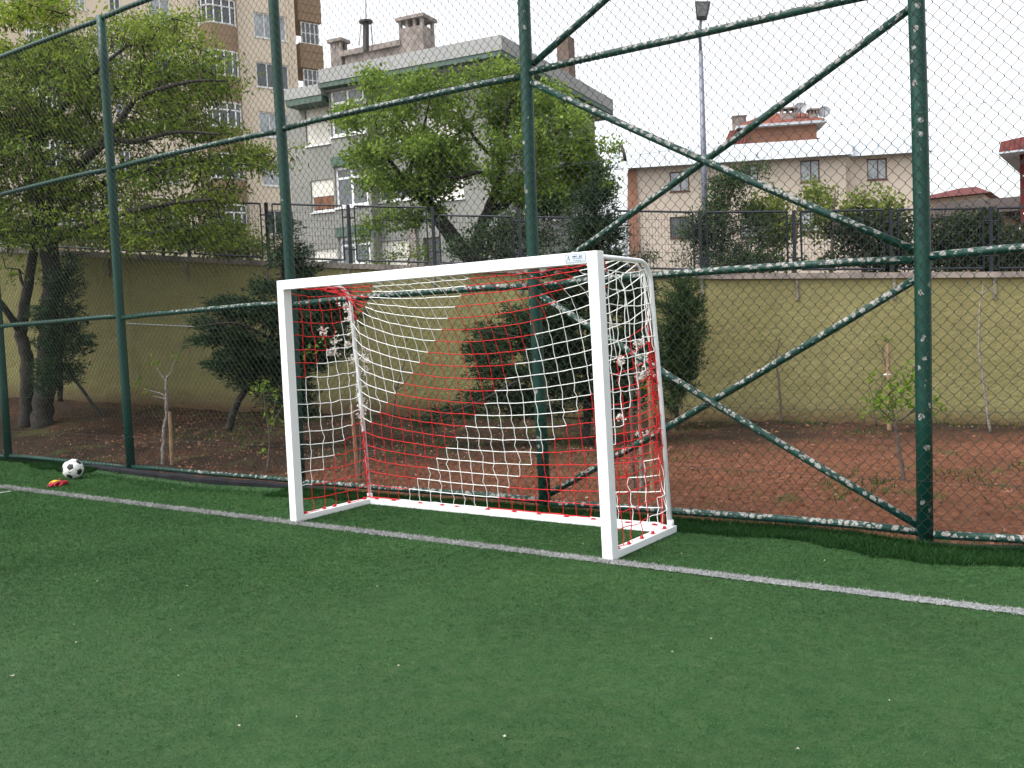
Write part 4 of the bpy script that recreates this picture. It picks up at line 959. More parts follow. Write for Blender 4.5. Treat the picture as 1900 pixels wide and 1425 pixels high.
# ================================================================== trees
ZT_ = 16.4
tree('locust_tree', 'large tree with feathery yellow green leaves and hanging brown pods, thick dark trunk', P(85, 757, ZT_),
     [[(80, 800, 22, ZT_), (82, 762, 19, ZT_), (86, 700, 18, ZT_), (92, 600, 17, ZT_), (97, 520, 17, ZT_), (90, 430, 16, ZT_), (78, 350, 14, ZT_), (62, 262, 10, ZT_), (45, 190, 6, ZT_), (35, 110, 3, ZT_)],
      [(66, 268, 9, ZT_), (92, 232, 7, ZT_ - .2), (130, 185, 5, ZT_ - .6), (175, 135, 4, ZT_ - 1), (235, 85, 2.5, ZT_ - 1.2)],
      [(84, 370, 11, ZT_), (130, 320, 9, ZT_ - .6), (200, 256, 8, ZT_ - 1.0), (236, 205, 6, ZT_ - 1.2), (262, 178, 4.5, ZT_ - 1.3), (350, 152, 3, ZT_ - 1.5), (420, 150, 1.5, ZT_ - 1.5)],
      [(200, 256, 6, ZT_ - 1.0), (250, 262, 4.5, ZT_ - 1.1), (330, 245, 3, ZT_ - 1.3), (410, 250, 2, ZT_ - 1.5)],
      [(88, 410, 9, ZT_), (180, 345, 6, ZT_ + .3), (330, 303, 4.5, ZT_ + .3), (430, 298, 3.5, ZT_ + .2), (505, 292, 2, ZT_ + .2)],
      [(92, 450, 9, ZT_), (180, 410, 6, ZT_ - .8), (300, 380, 4, ZT_ - 1.3), (400, 370, 2.5, ZT_ - 1.3)],
      [(62, 262, 7, ZT_), (30, 240, 5, ZT_ - .4), (-10, 200, 4, ZT_ - .8), (-60, 120, 3, ZT_ - 1)]],
     [(60, 15, 90, 40), (20, 110, 80, 45), (130, 115, 80, 50), (240, 60, 90, 40), (330, 45, 50, 25), (330, 110, 110, 45), (400, 150, 52, 32), (90, 190, 110, 60), (230, 160, 110, 45), (330, 195, 90, 32), (60, 260, 110, 50), (210, 245, 90, 35), (320, 235, 85, 22), (400, 250, 60, 16), (480, 284, 66, 15, .2), (535, 276, 22, 9, .2), (60, 340, 110, 50), (215, 325, 120, 40), (350, 312, 80, 28), (440, 300, 60, 14), (60, 410, 110, 50), (200, 395, 110, 45), (320, 385, 90, 32), (415, 362, 42, 32), (400, 432, 60, 25), (250, 440, 110, 25), (-60, 200, 90, 200), (480, 310, 40, 10)],
     ZT_ - .3, 1.5, 95, 34, (.17, .17, .075), .085, .030, M['leaf_left'], M['bark_dark'], .40, pods=True, nsc=2.0, upb=-.2, rtw=.014)
tree('locust_tree', 'forked dark trunk with few leaves, left of the thick feathery tree', GT(48, 752),
     [[(47, 800, 13, ZT_), (48, 755, 12, ZT_), (52, 700, 12, ZT_), (46, 650, 11, ZT_), (38, 612, 11, ZT_), (50, 545, 9, ZT_), (62, 470, 8, ZT_), (70, 390, 6, ZT_), (100, 300, 3, ZT_)],
      [(38, 614, 8, ZT_), (15, 580, 6, ZT_ - .3), (-8, 545, 5, ZT_ - .5), (-40, 470, 3, ZT_ - .8)], [(52, 545, 4, ZT_), (40, 520, 3, ZT_), (36, 500, 2, ZT_)]],
     [(30, 500, 40, 25), (-30, 430, 70, 50), (110, 330, 60, 60)], ZT_, .8, 20, 26, (.17, .17, .08), .085, .03, M['leaf_left'], M['bark_dark'], .4, nsc=2.0)
ZM = 19.6
tree('broadleaf_tree', 'bright green spreading tree with two dark leaning trunks in front of the grey house', P(870, 480, ZM),
     [[(895, 500, 17, ZM), (848, 452, 15, ZM), (815, 405, 13, ZM), (790, 372, 11, ZM), (757, 342, 7, ZM - .3), (725, 300, 4, ZM - .5), (700, 240, 2.5, ZM - .6)],
      [(882, 500, 15, ZM), (886, 450, 13, ZM), (905, 395, 11, ZM), (922, 350, 9, ZM), (930, 290, 6, ZM), (940, 220, 4, ZM), (960, 160, 2, ZM)],
      [(902, 400, 10, ZM), (935, 380, 9, ZM + .2), (965, 345, 8, ZM + .3), (990, 290, 6, ZM + .4), (1040, 240, 3.5, ZM + .5), (1090, 220, 2, ZM + .5)],
      [(925, 340, 5, ZM), (890, 320, 4, ZM - .4), (850, 330, 3, ZM - .7), (820, 325, 2, ZM - .9)], [(790, 372, 6, ZM), (800, 320, 4, ZM), (840, 260, 3, ZM + .2), (880, 220, 2, ZM + .2)],
      [(958, 420, 7, ZM + .4), (972, 370, 6, ZM + .5), (1010, 330, 4, ZM + .6), (1080, 310, 2.5, ZM + .6)], [(925, 300, 5, ZM), (880, 255, 3.5, ZM), (850, 200, 2, ZM)], [(757, 342, 5, ZM), (768, 285, 3, ZM - .2), (790, 220, 2, ZM - .3), (800, 170, 1.5, ZM - .3)]],
     [(690, 152, 34, 24), (780, 170, 62, 34), (705, 212, 78, 32), (650, 222, 28, 22), (860, 155, 55, 30), (932, 142, 40, 30), (880, 210, 85, 35), (1000, 190, 58, 36), (960, 250, 90, 38), (1060, 230, 58, 32), (1100, 285, 48, 34), (1040, 300, 70, 36), (755, 268, 88, 32), (685, 292, 46, 24), (860, 298, 100, 36), (712, 338, 55, 22), (800, 345, 55, 22), (930, 345, 70, 26), (1020, 365, 60, 22), (1110, 340, 30, 24), (740, 405, 38, 26, 0, .4), (700, 415, 30, 20, 0, .4), (800, 400, 40, 20, 0, .4), (1060, 345, 70, 40, .4, .7)],
     ZM, 1.6, 140, 38, (.105, .105, .095), .078, .050, M['leaf_mid'], M['bark_dark'], .44, nsc=1.9, upb=.5, seed=17)
# conifers in the garden
def con(name, label, px, py, limbs, ell, Z, dz=.5, dens=150, thr=.33, n=22, L=.075, Wd=.013, leaf='leaf_con', spread=(.085, .085, .05), upb=.1, cat='conifer', seed=5, group=None, spray=.34):
    return tree(name, label, P(px, py, Z), limbs, ell, Z, dz, dens, n, spread, L, Wd, M[leaf], M['bark_dark'], thr, group, cat, upb=upb, nsc=2.4, rtw=.010, seed=seed, spray=spray)
z = 13.6
con('cypress_tree', 'ragged dark conifer with a leaning trunk to the left of the goal', 440, 765,
    [[(424, 800, 7, z), (432, 768, 7, z), (445, 740, 6, z), (470, 700, 6, z), (505, 620, 5, z), (522, 520, 4, z), (530, 400, 1.5, z)], [(470, 700, 4, z), (430, 690, 2, z - .2), (405, 680, 1, z - .3)], [(505, 630, 4, z), (440, 600, 2.5, z - .3), (372, 605, 1, z - .4)], [(500, 640, 4, z), (560, 600, 3, z), (630, 580, 1.5, z)]],
    [(528, 425, 13, 26), (530, 475, 30, 26), (555, 510, 26, 16), (505, 535, 28, 14), (450, 570, 60, 20), (395, 600, 30, 10), (500, 600, 70, 40), (430, 625, 50, 16), (480, 660, 70, 30), (420, 680, 32, 12), (540, 660, 60, 50), (470, 705, 40, 18), (520, 730, 50, 30), (570, 600, 60, 40), (620, 580, 40, 22), (600, 640, 40, 30), (545, 760, 30, 18), (580, 545, 45, 25), (380, 635, 16, 6)], z, dens=420, thr=.25, n=42)
z = 13.2
con('cypress_tree', 'broad dark green conifer with long drooping branches behind the goal net', 1088, 795,
    [[(1088, 835, 8, z), (1090, 700, 7, z), (1096, 560, 5, z), (1102, 420, 3, z), (1106, 300, 1, z)], [(1090, 690, 5, z), (1000, 690, 4, z - .3), (900, 740, 2.5, z - .5), (800, 782, 1.2, z - .6)], [(1092, 640, 4, z), (990, 630, 3, z - .2), (885, 612, 1, z - .3)], [(1095, 600, 4, z), (1150, 600, 3, z), (1200, 640, 1.5, z)]],
    [(1106, 322, 10, 26), (1102, 375, 26, 32), (1100, 430, 42, 34), (1094, 490, 58, 34), (1085, 545, 80, 34), (1020, 590, 80, 22), (940, 615, 55, 12), (1060, 620, 110, 34), (960, 650, 85, 18), (890, 640, 25, 6), (1060, 670, 110, 30), (950, 690, 80, 18), (1150, 560, 50, 50), (1175, 640, 42, 55), (1150, 715, 50, 36), (1060, 725, 100, 28), (940, 735, 75, 18), (860, 765, 55, 12), (810, 783, 30, 7), (1130, 760, 40, 16), (1000, 760, 60, 14), (900, 668, 18, 6)], z, dens=420, thr=.25, n=42)
z = 14.9
con('cypress_tree', 'slim upright green conifer against the olive wall right of the goal', 1255, 785,
    [[(1256, 830, 4, z), (1256, 740, 4, z), (1262, 640, 3, z), (1266, 520, 1, z)]], [(1268, 535, 20, 16), (1266, 575, 32, 28), (1264, 625, 35, 36), (1260, 675, 32, 34), (1256, 715, 24, 28), (1250, 750, 12, 20)], z, .40, 440, .22, 44, leaf='leaf_con2', upb=.6, spread=(.06, .06, .07))
z = 15.4
con('cypress_tree', 'small dark conifer between the thick trunk and the left fence bay', 108, 725,
    [[(112, 745, 5, z), (112, 680, 4, z), (116, 560, 2, z), (126, 480, 1, z)]], [(126, 490, 12, 24), (114, 535, 26, 36), (104, 585, 40, 30), (118, 635, 40, 36), (110, 685, 38, 26), (95, 715, 20, 14)], z, .5, 420, .2, 30)
# shrubs and hedges beyond the wall
def bush(name, label, px, py, limbs, ell, Z, dz, dens, leaf, L=.07, Wd=.038, n=26, thr=.38, spread=(.10, .10, .09), cat='shrub', group=None, upb=.3, seed=9):
    return tree(name, label, P(px, py, Z), limbs, ell, Z, dz, dens, n, spread, L, Wd, M[leaf], M['bark_brown'], thr, group, cat, upb=upb, nsc=2.1, rtw=.008, seed=seed, trunk='stems', crown='foliage')
z = 17.6
bush('juniper_shrub', 'grey green juniper leaning beside the street lamp behind the railing', 1340, 510, [[(1335, 530, 5, z), (1340, 450, 4, z), (1350, 380, 3, z), (1375, 315, 1, z)], [(1340, 460, 3, z), (1300, 440, 2, z), (1270, 425, 1, z)], [(1340, 440, 3, z), (1390, 420, 2, z), (1430, 410, 1, z)]],
     [(1375, 325, 22, 16), (1350, 350, 38, 26), (1340, 405, 55, 40), (1298, 435, 42, 36), (1385, 430, 48, 46), (1330, 480, 75, 28), (1400, 482, 50, 24), (1412, 312, 18, 8)], z, .7, 230, 'leaf_con2', .085, .02, 24, .33)
bush('hedge_shrub', 'pale yellow green leafy shrub in the middle of the railing', 1480, 500, [[(1470, 530, 4, z), (1475, 460, 3, z), (1480, 380, 1, z)], [(1540, 530, 4, z), (1545, 440, 3, z), (1550, 350, 1, z)], [(1610, 530, 3, z), (1605, 440, 2, z), (1605, 355, 1, z)]],
     [(1425, 385, 36, 26), (1450, 430, 48, 38), (1500, 440, 48, 44), (1530, 372, 40, 24), (1510, 352, 14, 10), (1550, 395, 40, 26), (1600, 368, 40, 20), (1612, 352, 16, 8), (1440, 482, 50, 22), (1500, 490, 50, 16), (1640, 395, 30, 20), (1655, 370, 10, 10)], z + .3, .7, 190, 'leaf_hedge', .075, .045, 20, .42)
bush('hedge_shrub', 'dark olive hedge behind the railing, left of the last fence post', 1610, 500, [[(1600, 530, 4, z), (1605, 470, 3, z), (1620, 410, 1, z)], [(1665, 530, 4, z), (1660, 470, 3, z), (1660, 400, 1, z)]],
     [(1600, 435, 68, 42), (1662, 440, 44, 46), (1580, 482, 75, 20), (1660, 485, 50, 18)], z, .6, 220, 'leaf_dark', .07, .04, 24, .36)
bush('hedge_shrub', 'dark dense hedge behind the railing, right of the last fence post', 1800, 500, [[(1760, 530, 4, z), (1765, 460, 3, z), (1770, 410, 1, z)], [(1860, 530, 4, z), (1855, 460, 3, z), (1850, 410, 1, z)]],
     [(1745, 445, 42, 36), (1800, 450, 55, 36), (1860, 452, 55, 38), (1920, 450, 50, 40), (1740, 485, 50, 16), (1830, 488, 80, 16), (1790, 412, 22, 14, 0, 1), (1832, 408, 20, 14)], z, .6, 220, 'leaf_dark', .07, .04, 24, .34, seed=23)
bush('hedge_shrub', 'green leafy bush on the wall top under the feathery tree', 400, 470, [[(400, 490, 4, 18.6), (405, 450, 3, 18.6), (410, 420, 1, 18.6)], [(300, 490, 4, 18.6), (305, 450, 3, 18.6), (310, 420, 1, 18.6)]],
     [(400, 440, 52, 28), (455, 458, 48, 17), (330, 440, 45, 26), (250, 447, 48, 20), (170, 440, 60, 24), (60, 435, 80, 26), (420, 470, 70, 9)], 18.6, .6, 140, 'leaf_hedge', .08, .05, 22, .36)
bush('hedge_shrub', 'round green bush at the foot of the bright green tree', 905, 475, [[(900, 500, 4, 18.4), (905, 460, 3, 18.4), (910, 430, 1, 18.4)]],
     [(855, 458, 28, 20), (905, 440, 42, 34), (945, 425, 28, 34), (925, 470, 40, 14), (1000, 430, 45, 30, .8), (1020, 385, 40, 30, .8), (980, 470, 40, 12)], 18.2, .6, 160, 'leaf_con2', .07, .032, 24, .38)
bush('hedge_shrub', 'low bright green plant sprawling over the coping in front of the garage shutter', 755, 480, [[(755, 500, 2, 17.4), (760, 475, 1, 17.4)]],
     [(760, 474, 38, 12), (705, 484, 34, 7), (790, 465, 14, 10), (680, 430, 20, 30, 2)], 17.2, .35, 130, 'leaf_young', .06, .034, 18, .36)
bush('hedge_shrub', 'grey green shrub by the white pole behind the goal corner', 1185, 480, [[(1180, 510, 3, 17), (1183, 470, 2, 17)]], [(1180, 462, 26, 16), (1215, 478, 28, 10), (1140, 455, 30, 20)], 17.2, .4, 110, 'leaf_con2', .07, .025, 20, .36)

# saplings and stakes in the garden
def sapling(name, label, base, stems, tufts, bark, leaf='leaf_young', L=.06, Wd=.028, flowers=(), cat='sapling', group=None):
    b = GT(*base); Z = depth(b); s = Z / FOC; root = thing(name, b, label, cat, group); m = MB()
    for st_ in stems:
        pts = [(x, y, r, Z) for x, y, r in st_]; V, Rr = limb(pts); V = [v + Vector((jit(1), jit(1), 0)) * Rr[i] * .25 for i, v in enumerate(V)]; m.tube(V, Rr, 6)
    m.build('trunk', bark, root, True)
    if tufts:
        V = np.concatenate([leaf_quads(np.array([P(x, y, Z + jit(.08))[:]]), n, (r * s * .55,) * 3, L, Wd, .5) for x, y, r, n in tufts]); npmesh('leaves', V, 4, M[leaf], root)
    if flowers:
        V = np.concatenate([leaf_quads(np.array([P(x, y, Z + jit(.06))[:]]), 34, (r * s * .5,) * 3, .030, .028, .2) for x, y, r in flowers]); npmesh('blossoms', V, 4, M['blossom'], root)
    return root
sapling('fruit_sapling', 'bare pale grey sapling with two tufts of leaves next to a short stake', (303, 858), [[(302, 866, 4.5), (304, 820, 4.2), (308, 770, 3.8), (308, 735, 3.2), (309, 705, 2.6), (311, 699, 2.4)], [(309, 738, 2), (297, 730, 1.6), (286, 727, 1.2), (268, 722, .8)], [(309, 740, 1.6), (296, 738, 1.2), (284, 735, .8)], [(309, 708, 1.6), (302, 700, 1.2), (290, 682, .7)], [(311, 700, 2), (318, 690, 1.5), (324, 668, .7)]], [(287, 674, 9, 14), (326, 663, 8, 12), (257, 712, 9, 8), (270, 724, 7, 6)], M['bark_grey'])
sapling('fruit_sapling', 'thin multi stemmed sapling with young leaves left of the goal post', (497, 872), [[(497, 878, 2), (499, 840, 1.8), (500, 805, 1.6), (493, 765, 1.2), (488, 725, .7)], [(500, 806, 1.3), (512, 775, 1), (530, 745, .6)], [(499, 815, 1.2), (505, 785, 1), (512, 735, .6)]], [(489, 720, 15, 26), (511, 735, 13, 20), (503, 782, 15, 24), (518, 788, 10, 14), (485, 836, 8, 8), (470, 722, 8, 8), (497, 755, 9, 9), (525, 760, 8, 8)], M['bark_brown'])
sapling('blossom_sapling', 'sapling in white blossom seen through the left end of the net', (664, 889), [[(668, 892, 2.6), (670, 830, 2.3), (669, 770, 2), (668, 700, 1.6), (660, 630, 1.2), (642, 572, .7)], [(669, 720, 1.2), (676, 680, 1), (678, 640, .6)], [(662, 640, 1), (635, 640, .8), (602, 622, .5)], [(664, 660, 1), (640, 655, .7), (621, 648, .5)]], [(577, 652, 13, 16), (672, 780, 9, 10), (600, 640, 10, 8)],
        M['bark_brown'], flowers=[(640, 569, 9), (601, 617, 9), (622, 630, 11), (621, 652, 9), (655, 608, 9), (658, 624, 9), (645, 640, 6), (655, 667, 8), (676, 656, 10), (680, 668, 10), (678, 692, 9), (665, 690, 7), (667, 718, 10), (667, 738, 9), (674, 755, 10), (669, 773, 9), (612, 655, 6), (648, 592, 6)], L=.05)
sapling('fruit_sapling', 'nearly bare sapling against the wall, seen through the centre of the net', (728, 790), [[(727, 795, 2), (735, 730, 1.8), (745, 690, 1.4), (758, 645, .7)], [(738, 722, 1.2), (757, 700, 1), (772, 660, .6)], [(736, 728, 1.1), (724, 690, .8), (720, 660, .5)]], [(768, 637, 8, 8), (757, 640, 6, 5)], M['bark_brown'])
sapling('blossom_sapling', 'blossoming sapling tied between two stakes behind the right goal post', (1190, 908), [[(1190, 914, 4), (1190, 850, 3.6), (1187, 780, 3.2), (1185, 715, 2.4), (1184, 640, 1)], [(1186, 730, 1.6), (1196, 690, 1.2), (1200, 650, .7)], [(1187, 740, 1.4), (1165, 700, 1), (1150, 672, .6)]], [(1192, 715, 10, 8)], M['bark_grey'],
        flowers=[(1183, 641, 8), (1190, 633, 7), (1196, 664, 8), (1151, 669, 7), (1201, 676, 8), (1184, 670, 8), (1196, 692, 11), (1188, 700, 8), (1208, 690, 7), (1206, 806, 8), (1190, 808, 6), (1150, 775, 5)])
sapling('fruit_sapling', 'thin bare sapling against the olive wall left of the wooden stake', (1450, 783), [[(1450, 787, 2.6), (1448, 745, 2.3), (1443, 690, 2), (1440, 660, 1.6), (1448, 625, .8)], [(1441, 665, 1), (1426, 645, .8), (1409, 628, .5)]], [(1409, 626, 6, 5), (1448, 624, 5, 5)], M['bark_brown'])
sapling('fruit_sapling', 'crooked sapling tied to the tall wooden stake by the wall', (1626, 786), [[(1626, 790, 2), (1621, 755, 1.8), (1630, 725, 1.6), (1643, 700, 1.5), (1645, 682, 1.4), (1638, 655, 1.1), (1642, 635, .6)], [(1639, 660, .9), (1630, 645, .7), (1625, 630, .4)]], [(1626, 630, 6, 6), (1644, 631, 6, 8)], M['bark_brown'])
sapling('leafy_sapling', 'young tree with fresh light green leaves in front of the last fence post', (1676, 892), [[(1677, 898, 4.2), (1673, 860, 3.8), (1666, 815, 3.4), (1660, 781, 3)], [(1661, 783, 2.2), (1685, 770, 2), (1703, 745, 1.6), (1710, 710, 1), (1695, 685, .6)], [(1660, 782, 2), (1642, 768, 1.5), (1622, 745, 1), (1612, 712, .5)], [(1661, 782, 1.8), (1655, 750, 1.2), (1660, 715, .6)], [(1690, 767, 1.4), (1720, 755, 1), (1742, 762, .6)]],
        [(1692, 690, 24, 50), (1712, 700, 14, 20), (1655, 718, 18, 30), (1664, 738, 24, 44), (1622, 748, 18, 34), (1688, 722, 18, 30), (1645, 762, 20, 34), (1728, 745, 16, 24), (1741, 762, 12, 14), (1611, 704, 9, 10), (1603, 768, 9, 10), (1680, 748, 18, 26), (1632, 735, 12, 16), (1660, 775, 12, 14)], M['bark_brown'], L=.075, Wd=.026)
sapling('fruit_sapling', 'tall wavy bare sapling in the far right bay against the wall', (1836, 800), [[(1837, 803, 2.8), (1831, 755, 2.5), (1823, 700, 2.3), (1818, 660, 2.1), (1817, 610, 1.9), (1818, 570, 1.6), (1823, 545, 1.2), (1824, 525, .6)], [(1822, 548, 1), (1812, 540, .8), (1802, 533, .5)], [(1823, 545, 1), (1836, 538, .8), (1846, 528, .5)]], [(1846, 528, 4, 3)], M['bark_grey'])
def stake(label, a, b, r, mat, lean=None, group=None):
    p = GT(*a); Z = depth(p); s = Z / FOC; t = P(b[0], b[1], Z); m = MB(); p2 = p - (t - p).normalized() * .15
    m.tube([p2, p.lerp(t, .5) + Vector((jit(.006), 0, 0)), t], [r * s * 1.05, r * s, r * s * .93], 7); o = m.build('garden_stake', mat, None, False, .004); tag(o, label, 'stake', group); return o
stake('short wooden stake beside the pale bare sapling', (319, 858), (315, 764), 3.6, M['stake'])
stake('wooden stake holding the blossoming sapling at the left end of the net', (664, 893), (652, 752), 3.8, M['stake'])
stake('greyish wooden stake nearest the right goal post', (1176, 900), (1170, 698), 3.6, M['bark_brown'])
stake('wooden stake just inside the right end of the net', (1211, 912), (1205, 705), 4.6, M['stake'])
stake('tall wooden stake against the wall with a white tie', (1650, 795), (1647, 638), 4.2, M['stake'])
stake('thin dark pole leaning against the small conifer on the left', (187, 770), (127, 688), 3.0, M['stake_dark'])
p = GT(1650, 795); Z = depth(p); m = MB(); s = Z / FOC
m.tube([P(1648 + 7 * math.cos(a) - 2, 696 + 1.5 * math.sin(a), Z + .10 * math.sin(a)) for a in np.linspace(0, 6.28, 14)], .008, 5); tag(m.build('plant_tie', M['cord_w']), 'white tie round the tall stake and the crooked sapling', 'tie')
# brackets under the railing posts, cable on the wall
rp = rail
for k in range(-8, 12):
    p = wx(k) - wt * .5; z_ = float(ztop(p.x)) - .095; m = MB(); o = p + WN * .012; m.hexa([o - WD * .035 + WN * a + Vector((0, 0, z_ - .36 * (1 if k % 2 else .8)))  if False else o + WD * d_ + WN * a + Vector((0, 0, zz)) for zz in (z_ - .34, z_) for d_, a in ((-.022, .02), (.022, .02), (.022, -.02), (-.022, -.02))]); m.build('bracket', M['stain'], rail)
wpt = lambda px, py: Fac(Vector((-11.7, 3.4)), WD, WN)
WF = Fac((-11.7, 3.4), WD, WN); m = MB(); pts = []
for (x, y) in ((236, 600), (300, 603), (360, 606), (420, 611)):
    a, z_ = WF.at(x, y); pts.append(WF.pt(a, z_, .012))
m.tube(pts, .008, 5); tag(m.build('wall_cable', M['tube']), 'thin pale cable running along the olive wall left of the goal', 'cable')

# litter, clods and weeds on the soil
def scatter_soil(n, dens):
    X = RNG.uniform(-9, 6.5, n * 4); Y = RNG.uniform(1.15, 11.5, n * 4); ok = (Y < ywall(X) - .05) & (Y > yedge(X) + .12) & (RNG.random(n * 4) < dens(X, Y)); X, Y = X[ok][:n], Y[ok][:n]
    return X, Y, soilz(X, Y)
X, Y, Z_ = scatter_soil(7000, lambda x, y: np.clip(.30 - .12 * x, .22, 1) * np.clip(fbm(x * 1.2, y * 1.2, 71, 2) * 2 - .3, 0, 1))
npmesh('leaf_litter', leaf_quads(np.stack([X, Y, Z_ + .012], 1), 1, (.01, .01, .006), .028, .012, 0, np.tile([0, 0, -.0], (len(X), 1))), 4, M['litter']); tag(bpy.data.objects['leaf_litter'], 'dry leaves and pale flecks scattered on the red soil', 'leaf litter', kind='stuff')
X, Y, Z_ = scatter_soil(9000, lambda x, y: np.clip(fbm(x * 2, y * 2, 81, 2) * 2.2 - .4, 0, 1) * np.clip(1.1 - y * .08, .1, 1)); V = []
ico = np.array([(1, 1, 1), (-1, -1, 1), (-1, 1, -1), (1, -1, -1)], float)
n = len(X); r = .006 + .022 * RNG.random(n) ** 3; base = np.stack([X, Y, Z_ + r * .3], 1)
dirs = np.array([(1, 0, 0), (0, 1, 0), (-1, 0, 0), (0, -1, 0), (0, 0, 1)], float)
pv = base[:, None] + dirs[None] * (r[:, None] * RNG.uniform(.6, 1.3, (n, 5)))[..., None] + RNG.normal(0, .15, (n, 5, 3)) * r[:, None, None]
tri = np.stack([np.stack([pv[:, a], pv[:, (a + 1) % 4], pv[:, 4]], 1) for a in range(4)], 1).reshape(-1, 3)
me = bpy.data.meshes.new('soil_clods'); me.from_pydata(pv.reshape(-1, 3).tolist(), [], [(5 * i + a, 5 * i + (a + 1) % 4, 5 * i + 4) for i in range(n) for a in range(4)]); me.materials.append(M['pebble']); me.update()
tag(link('soil_clods', me), 'small red soil clods and stones', 'clods', kind='stuff')
N = 60000; X = RNG.uniform(-10, 6.5, N); Y = RNG.uniform(1.2, 11.5, N); dw = ywall(X) - Y
den = np.clip(1 - dw / .9, 0, 1) * (fbm(X * .9, Y * .9, 91, 3) > .44) + .5 * ((fbm(X * .8, Y * .8, 95, 3) > .62)) * (dw > 0) + .03 * (fbm(X * 2, Y * 2, 97, 2) > .46)
ok = (dw > .04) & (Y > yedge(X) + .12) & (RNG.random(N) < den * .75); X, Y = X[ok], Y[ok]
npmesh('weeds', blades(np.stack([X, Y], 1), .085, .008, soilz(X, Y) - .005, .6), 3, M['weed']); tag(bpy.data.objects['weeds'], 'patches of weeds along the foot of the wall', 'weeds', kind='stuff')

# ================================================================== ball and gloves
def make_ball():
    c = onZ(122, 892, 0); c = c + Vector((0, .10, 0)); Zb = depth(c); r = 18.6 * Zb / FOC; c.z = r + .006
    bm = bmesh.new(); bmesh.ops.create_icosphere(bm, subdivisions=1, radius=1)
    bmesh.ops.bevel(bm, geom=list(bm.verts), offset=33.333, offset_type='PERCENT', segments=1, affect='VERTICES')
    for f in bm.faces: f.material_index = 1 if len(f.verts) == 5 else 0
    ret = bmesh.ops.inset_individual(bm, faces=list(bm.faces), thickness=.012, depth=0)
    seam = set(v for f in ret['faces'] for v in f.verts)
    orig = [v for v in bm.verts if any(len(f.verts) == 4 for f in v.link_faces)]
    inner = [f for f in bm.faces if len(f.verts) > 4]; iv = set(v for f in inner for v in f.verts); outer = [v for v in bm.verts if v not in iv]
    for f in bm.faces:
        if len(f.verts) == 4: f.material_index = 2
    tagv = {v.index for v in outer}
    bmesh.ops.poke(bm, faces=inner); bmesh.ops.subdivide_edges(bm, edges=list(bm.edges), cuts=3, use_grid_fill=True)
    for v in bm.verts:
        seamy = all(f.material_index == 2 for f in v.link_faces); v.co = v.co.normalized() * (r * (.985 if seamy else 1))
    rot = Euler((R_(12), R_(-20), R_(35))).to_matrix()
    bmesh.ops.transform(bm, matrix=rot.to_4x4(), verts=bm.verts)
    me = bpy.data.meshes.new('football'); bm.to_mesh(me); bm.free()
    for mt in (M['ball_w'], M['ball_k'], simple('ball_seam', (.42, .42, .40), .7, .1, 20)): me.materials.append(mt)
    me.polygons.foreach_set('use_smooth', [True] * len(me.polygons)); me.transform(Matrix.Translation(c)); o = link('football', me)
    tag(o, 'white football with black pentagons resting on the turf by the fence', 'football')
    m = MB(); v = (CAM - c).normalized(); u = v.cross(Vector((0, 0, 1))).normalized(); up_ = u.cross(v)
    def arc(a, b): 
        pts = []
        for t in np.linspace(0, 1, 8):
            x = a[0] + (b[0] - a[0]) * t; y = a[1] + (b[1] - a[1]) * t + .04 * math.sin(t * 9); d = (v * math.sqrt(max(.01, 1 - x * x - y * y)) - u * x * -1 * -1 + up_ * y).normalized(); pts.append(c + d * (r + .0005))
        m.tube(pts, .003, 4)
    arc((-.30, .76), (-.02, .80)); arc((.06, .78), (.22, .72)); arc((-.38, -.30), (-.22, -.30)); m.build('printed_mark', M['ball_k'], o)
make_ball()
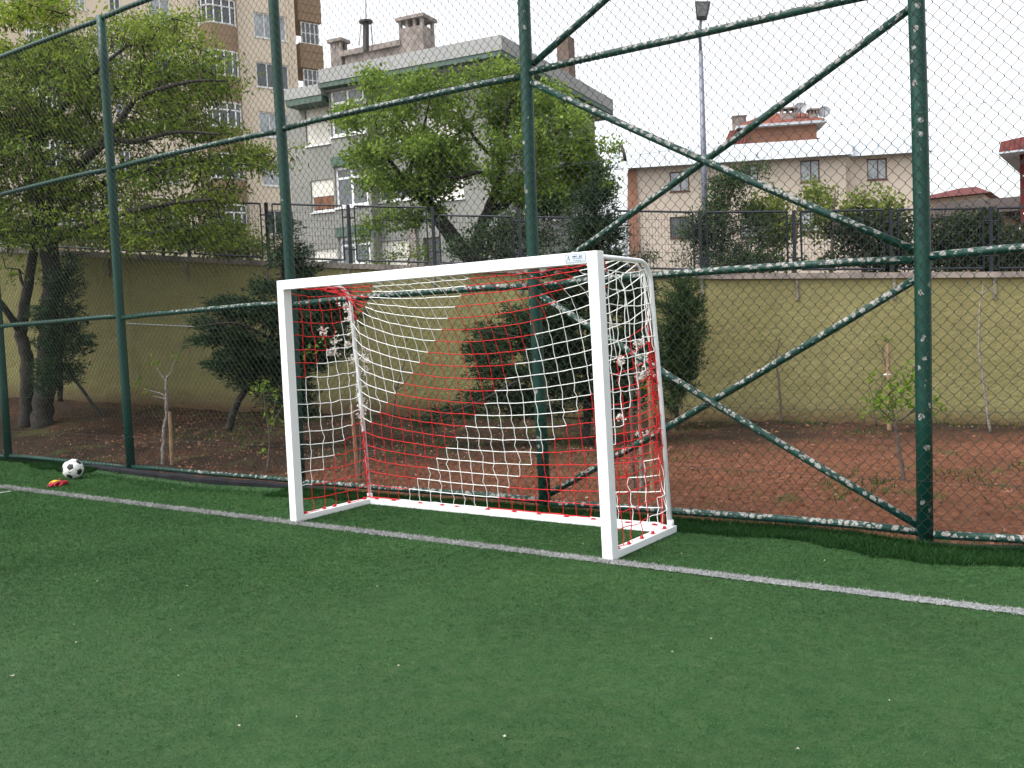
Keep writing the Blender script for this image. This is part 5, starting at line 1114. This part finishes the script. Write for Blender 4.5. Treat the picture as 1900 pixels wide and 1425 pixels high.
def make_glove():
    g0 = onZ(126, 900, 0); g1 = onZ(90, 906, 0); ax = (g1 - g0); Lg = ax.length; ax.normalize(); up_ = Vector((0, 0, 1)); sd_ = ax.cross(up_).normalized()
    if sd_.dot(CAM - g0) < 0: sd_ = -sd_                        # towards the camera
    root = thing('goalkeeper_glove', (g0 + g1) / 2, 'red goalkeeper glove with a yellow back lying in front of the football', 'glove')
    q = lambda a, b, c: g0 + ax * (a * Lg) + sd_ * (b * Lg) + up_ * (c * Lg)
    m = MB()
    m.tube([q(0, .0, .13), q(.08, .0, .14), q(.2, .0, .15), q(.24, .0, .15)], [.10 * Lg, .125 * Lg, .12 * Lg, .11 * Lg], 12)          # cuff
    m.ball(q(.40, 0, .15), (.26 * Lg, .20 * Lg, .14 * Lg), 0, 16, 10)
    for k, (b, ln) in enumerate(((-.17, .88), (-.06, 1.0), (.06, .98), (.17, .84))):
        m.tube([q(.48, b * .9, .17), q(.62, b * 1.15, .22), q(.76, b * 1.3, .19), q(ln * .93, b * 1.35, .10), q(ln, b * 1.35, .06)], [.09 * Lg, .078 * Lg, .072 * Lg, .066 * Lg, .035 * Lg], 10)
    m.tube([q(.34, .12, .13), q(.46, .28, .12), q(.60, .36, .09), q(.68, .38, .06)], [.085 * Lg, .08 * Lg, .07 * Lg, .04 * Lg], 10)
    m.tube([q(.36, -.02, .25), q(.37, -.03, .33), q(.355, -.03, .40)], [.055 * Lg, .05 * Lg, .035 * Lg], 8)
    o = m.build('glove_body', M['glove_r'], root, True); rm = o.modifiers.new('remesh', 'REMESH'); rm.mode = 'VOXEL'; rm.voxel_size = .0045; rm.use_smooth_shade = True; sm = o.modifiers.new('smooth', 'SMOOTH'); sm.iterations = 4
    m = MB()
    for b in (-.17, -.06, .04): m.tube([q(.42, b * .9, .27), q(.56, b * 1.1, .295), q(.70, b * 1.28, .265), q(.84, b * 1.34, .19)], [.035 * Lg, .045 * Lg, .04 * Lg, .025 * Lg], 8)
    o = m.build('yellow_backing', M['glove_y'], root, True); rm = o.modifiers.new('remesh', 'REMESH'); rm.mode = 'VOXEL'; rm.voxel_size = .004; rm.use_smooth_shade = True
make_glove()
# pale petals and leaves fallen on the turf
pet = None
for (x, y, sz, kind) in [(23, 1254, 1.5, 0), (142, 1192, 1.0, 0), (137, 1159, .8, 0), (442, 1347, 1.3, 0), (316, 1169, .8, 0), (347, 1087, .9, 0), (181, 1078, .9, 0), (140, 1067, .7, 0), (740, 1235, .9, 0), (700, 1088, .8, 0), (1247, 1210, 1.0, 0), (1320, 1185, .8, 0), (935, 1366, 1.2, 0), (320, 907, 1.1, 0), (274, 911, .7, 0), (166, 884, 1.2, 0), (1265, 1027, .8, 0), (680, 975, .9, 1), (772, 962, .9, 1), (1530, 1040, .8, 0), (290, 1180, 1.0, 1), (220, 1045, .8, 1), (145, 990, .8, 1), (1082, 1009, .8, 0), (550, 1330, .8, 0), (1650, 1300, .9, 0), (1480, 1390, 1.0, 0), (330, 1254, .7, 0)]:
    p = onZ(x, y, .016); m = MB(); r = .0052 * sz; a = random.uniform(0, 6.28); n = 6; vs = []
    for k in range(n): q = a + k * 6.283 / n; vs.append(p + Vector((math.cos(q) * r * (1.5 if k % 3 == 0 else .8), math.sin(q) * r * (1.5 if k % 3 == 0 else .8), .003 * math.sin(q * 2 + a) + .003)))
    m.add([p + Vector((0, 0, .004))] + vs, [(0, 1 + k, 1 + (k + 1) % n) for k in range(n)]); m.add([p + Vector((0, 0, .002))] + [v - Vector((0, 0, .002)) for v in vs], [(0, 1 + (k + 1) % n, 1 + k) for k in range(n)])
    if kind: tag(m.build('dead_leaf', M['brownleaf']), 'small brown dead leaf lying on the green turf', 'leaf', 'brown leaves on the turf')
    else: tag(m.build('petal', M['petal']), 'tiny pale petal lying on the green turf', 'petal', 'pale petals on the turf')
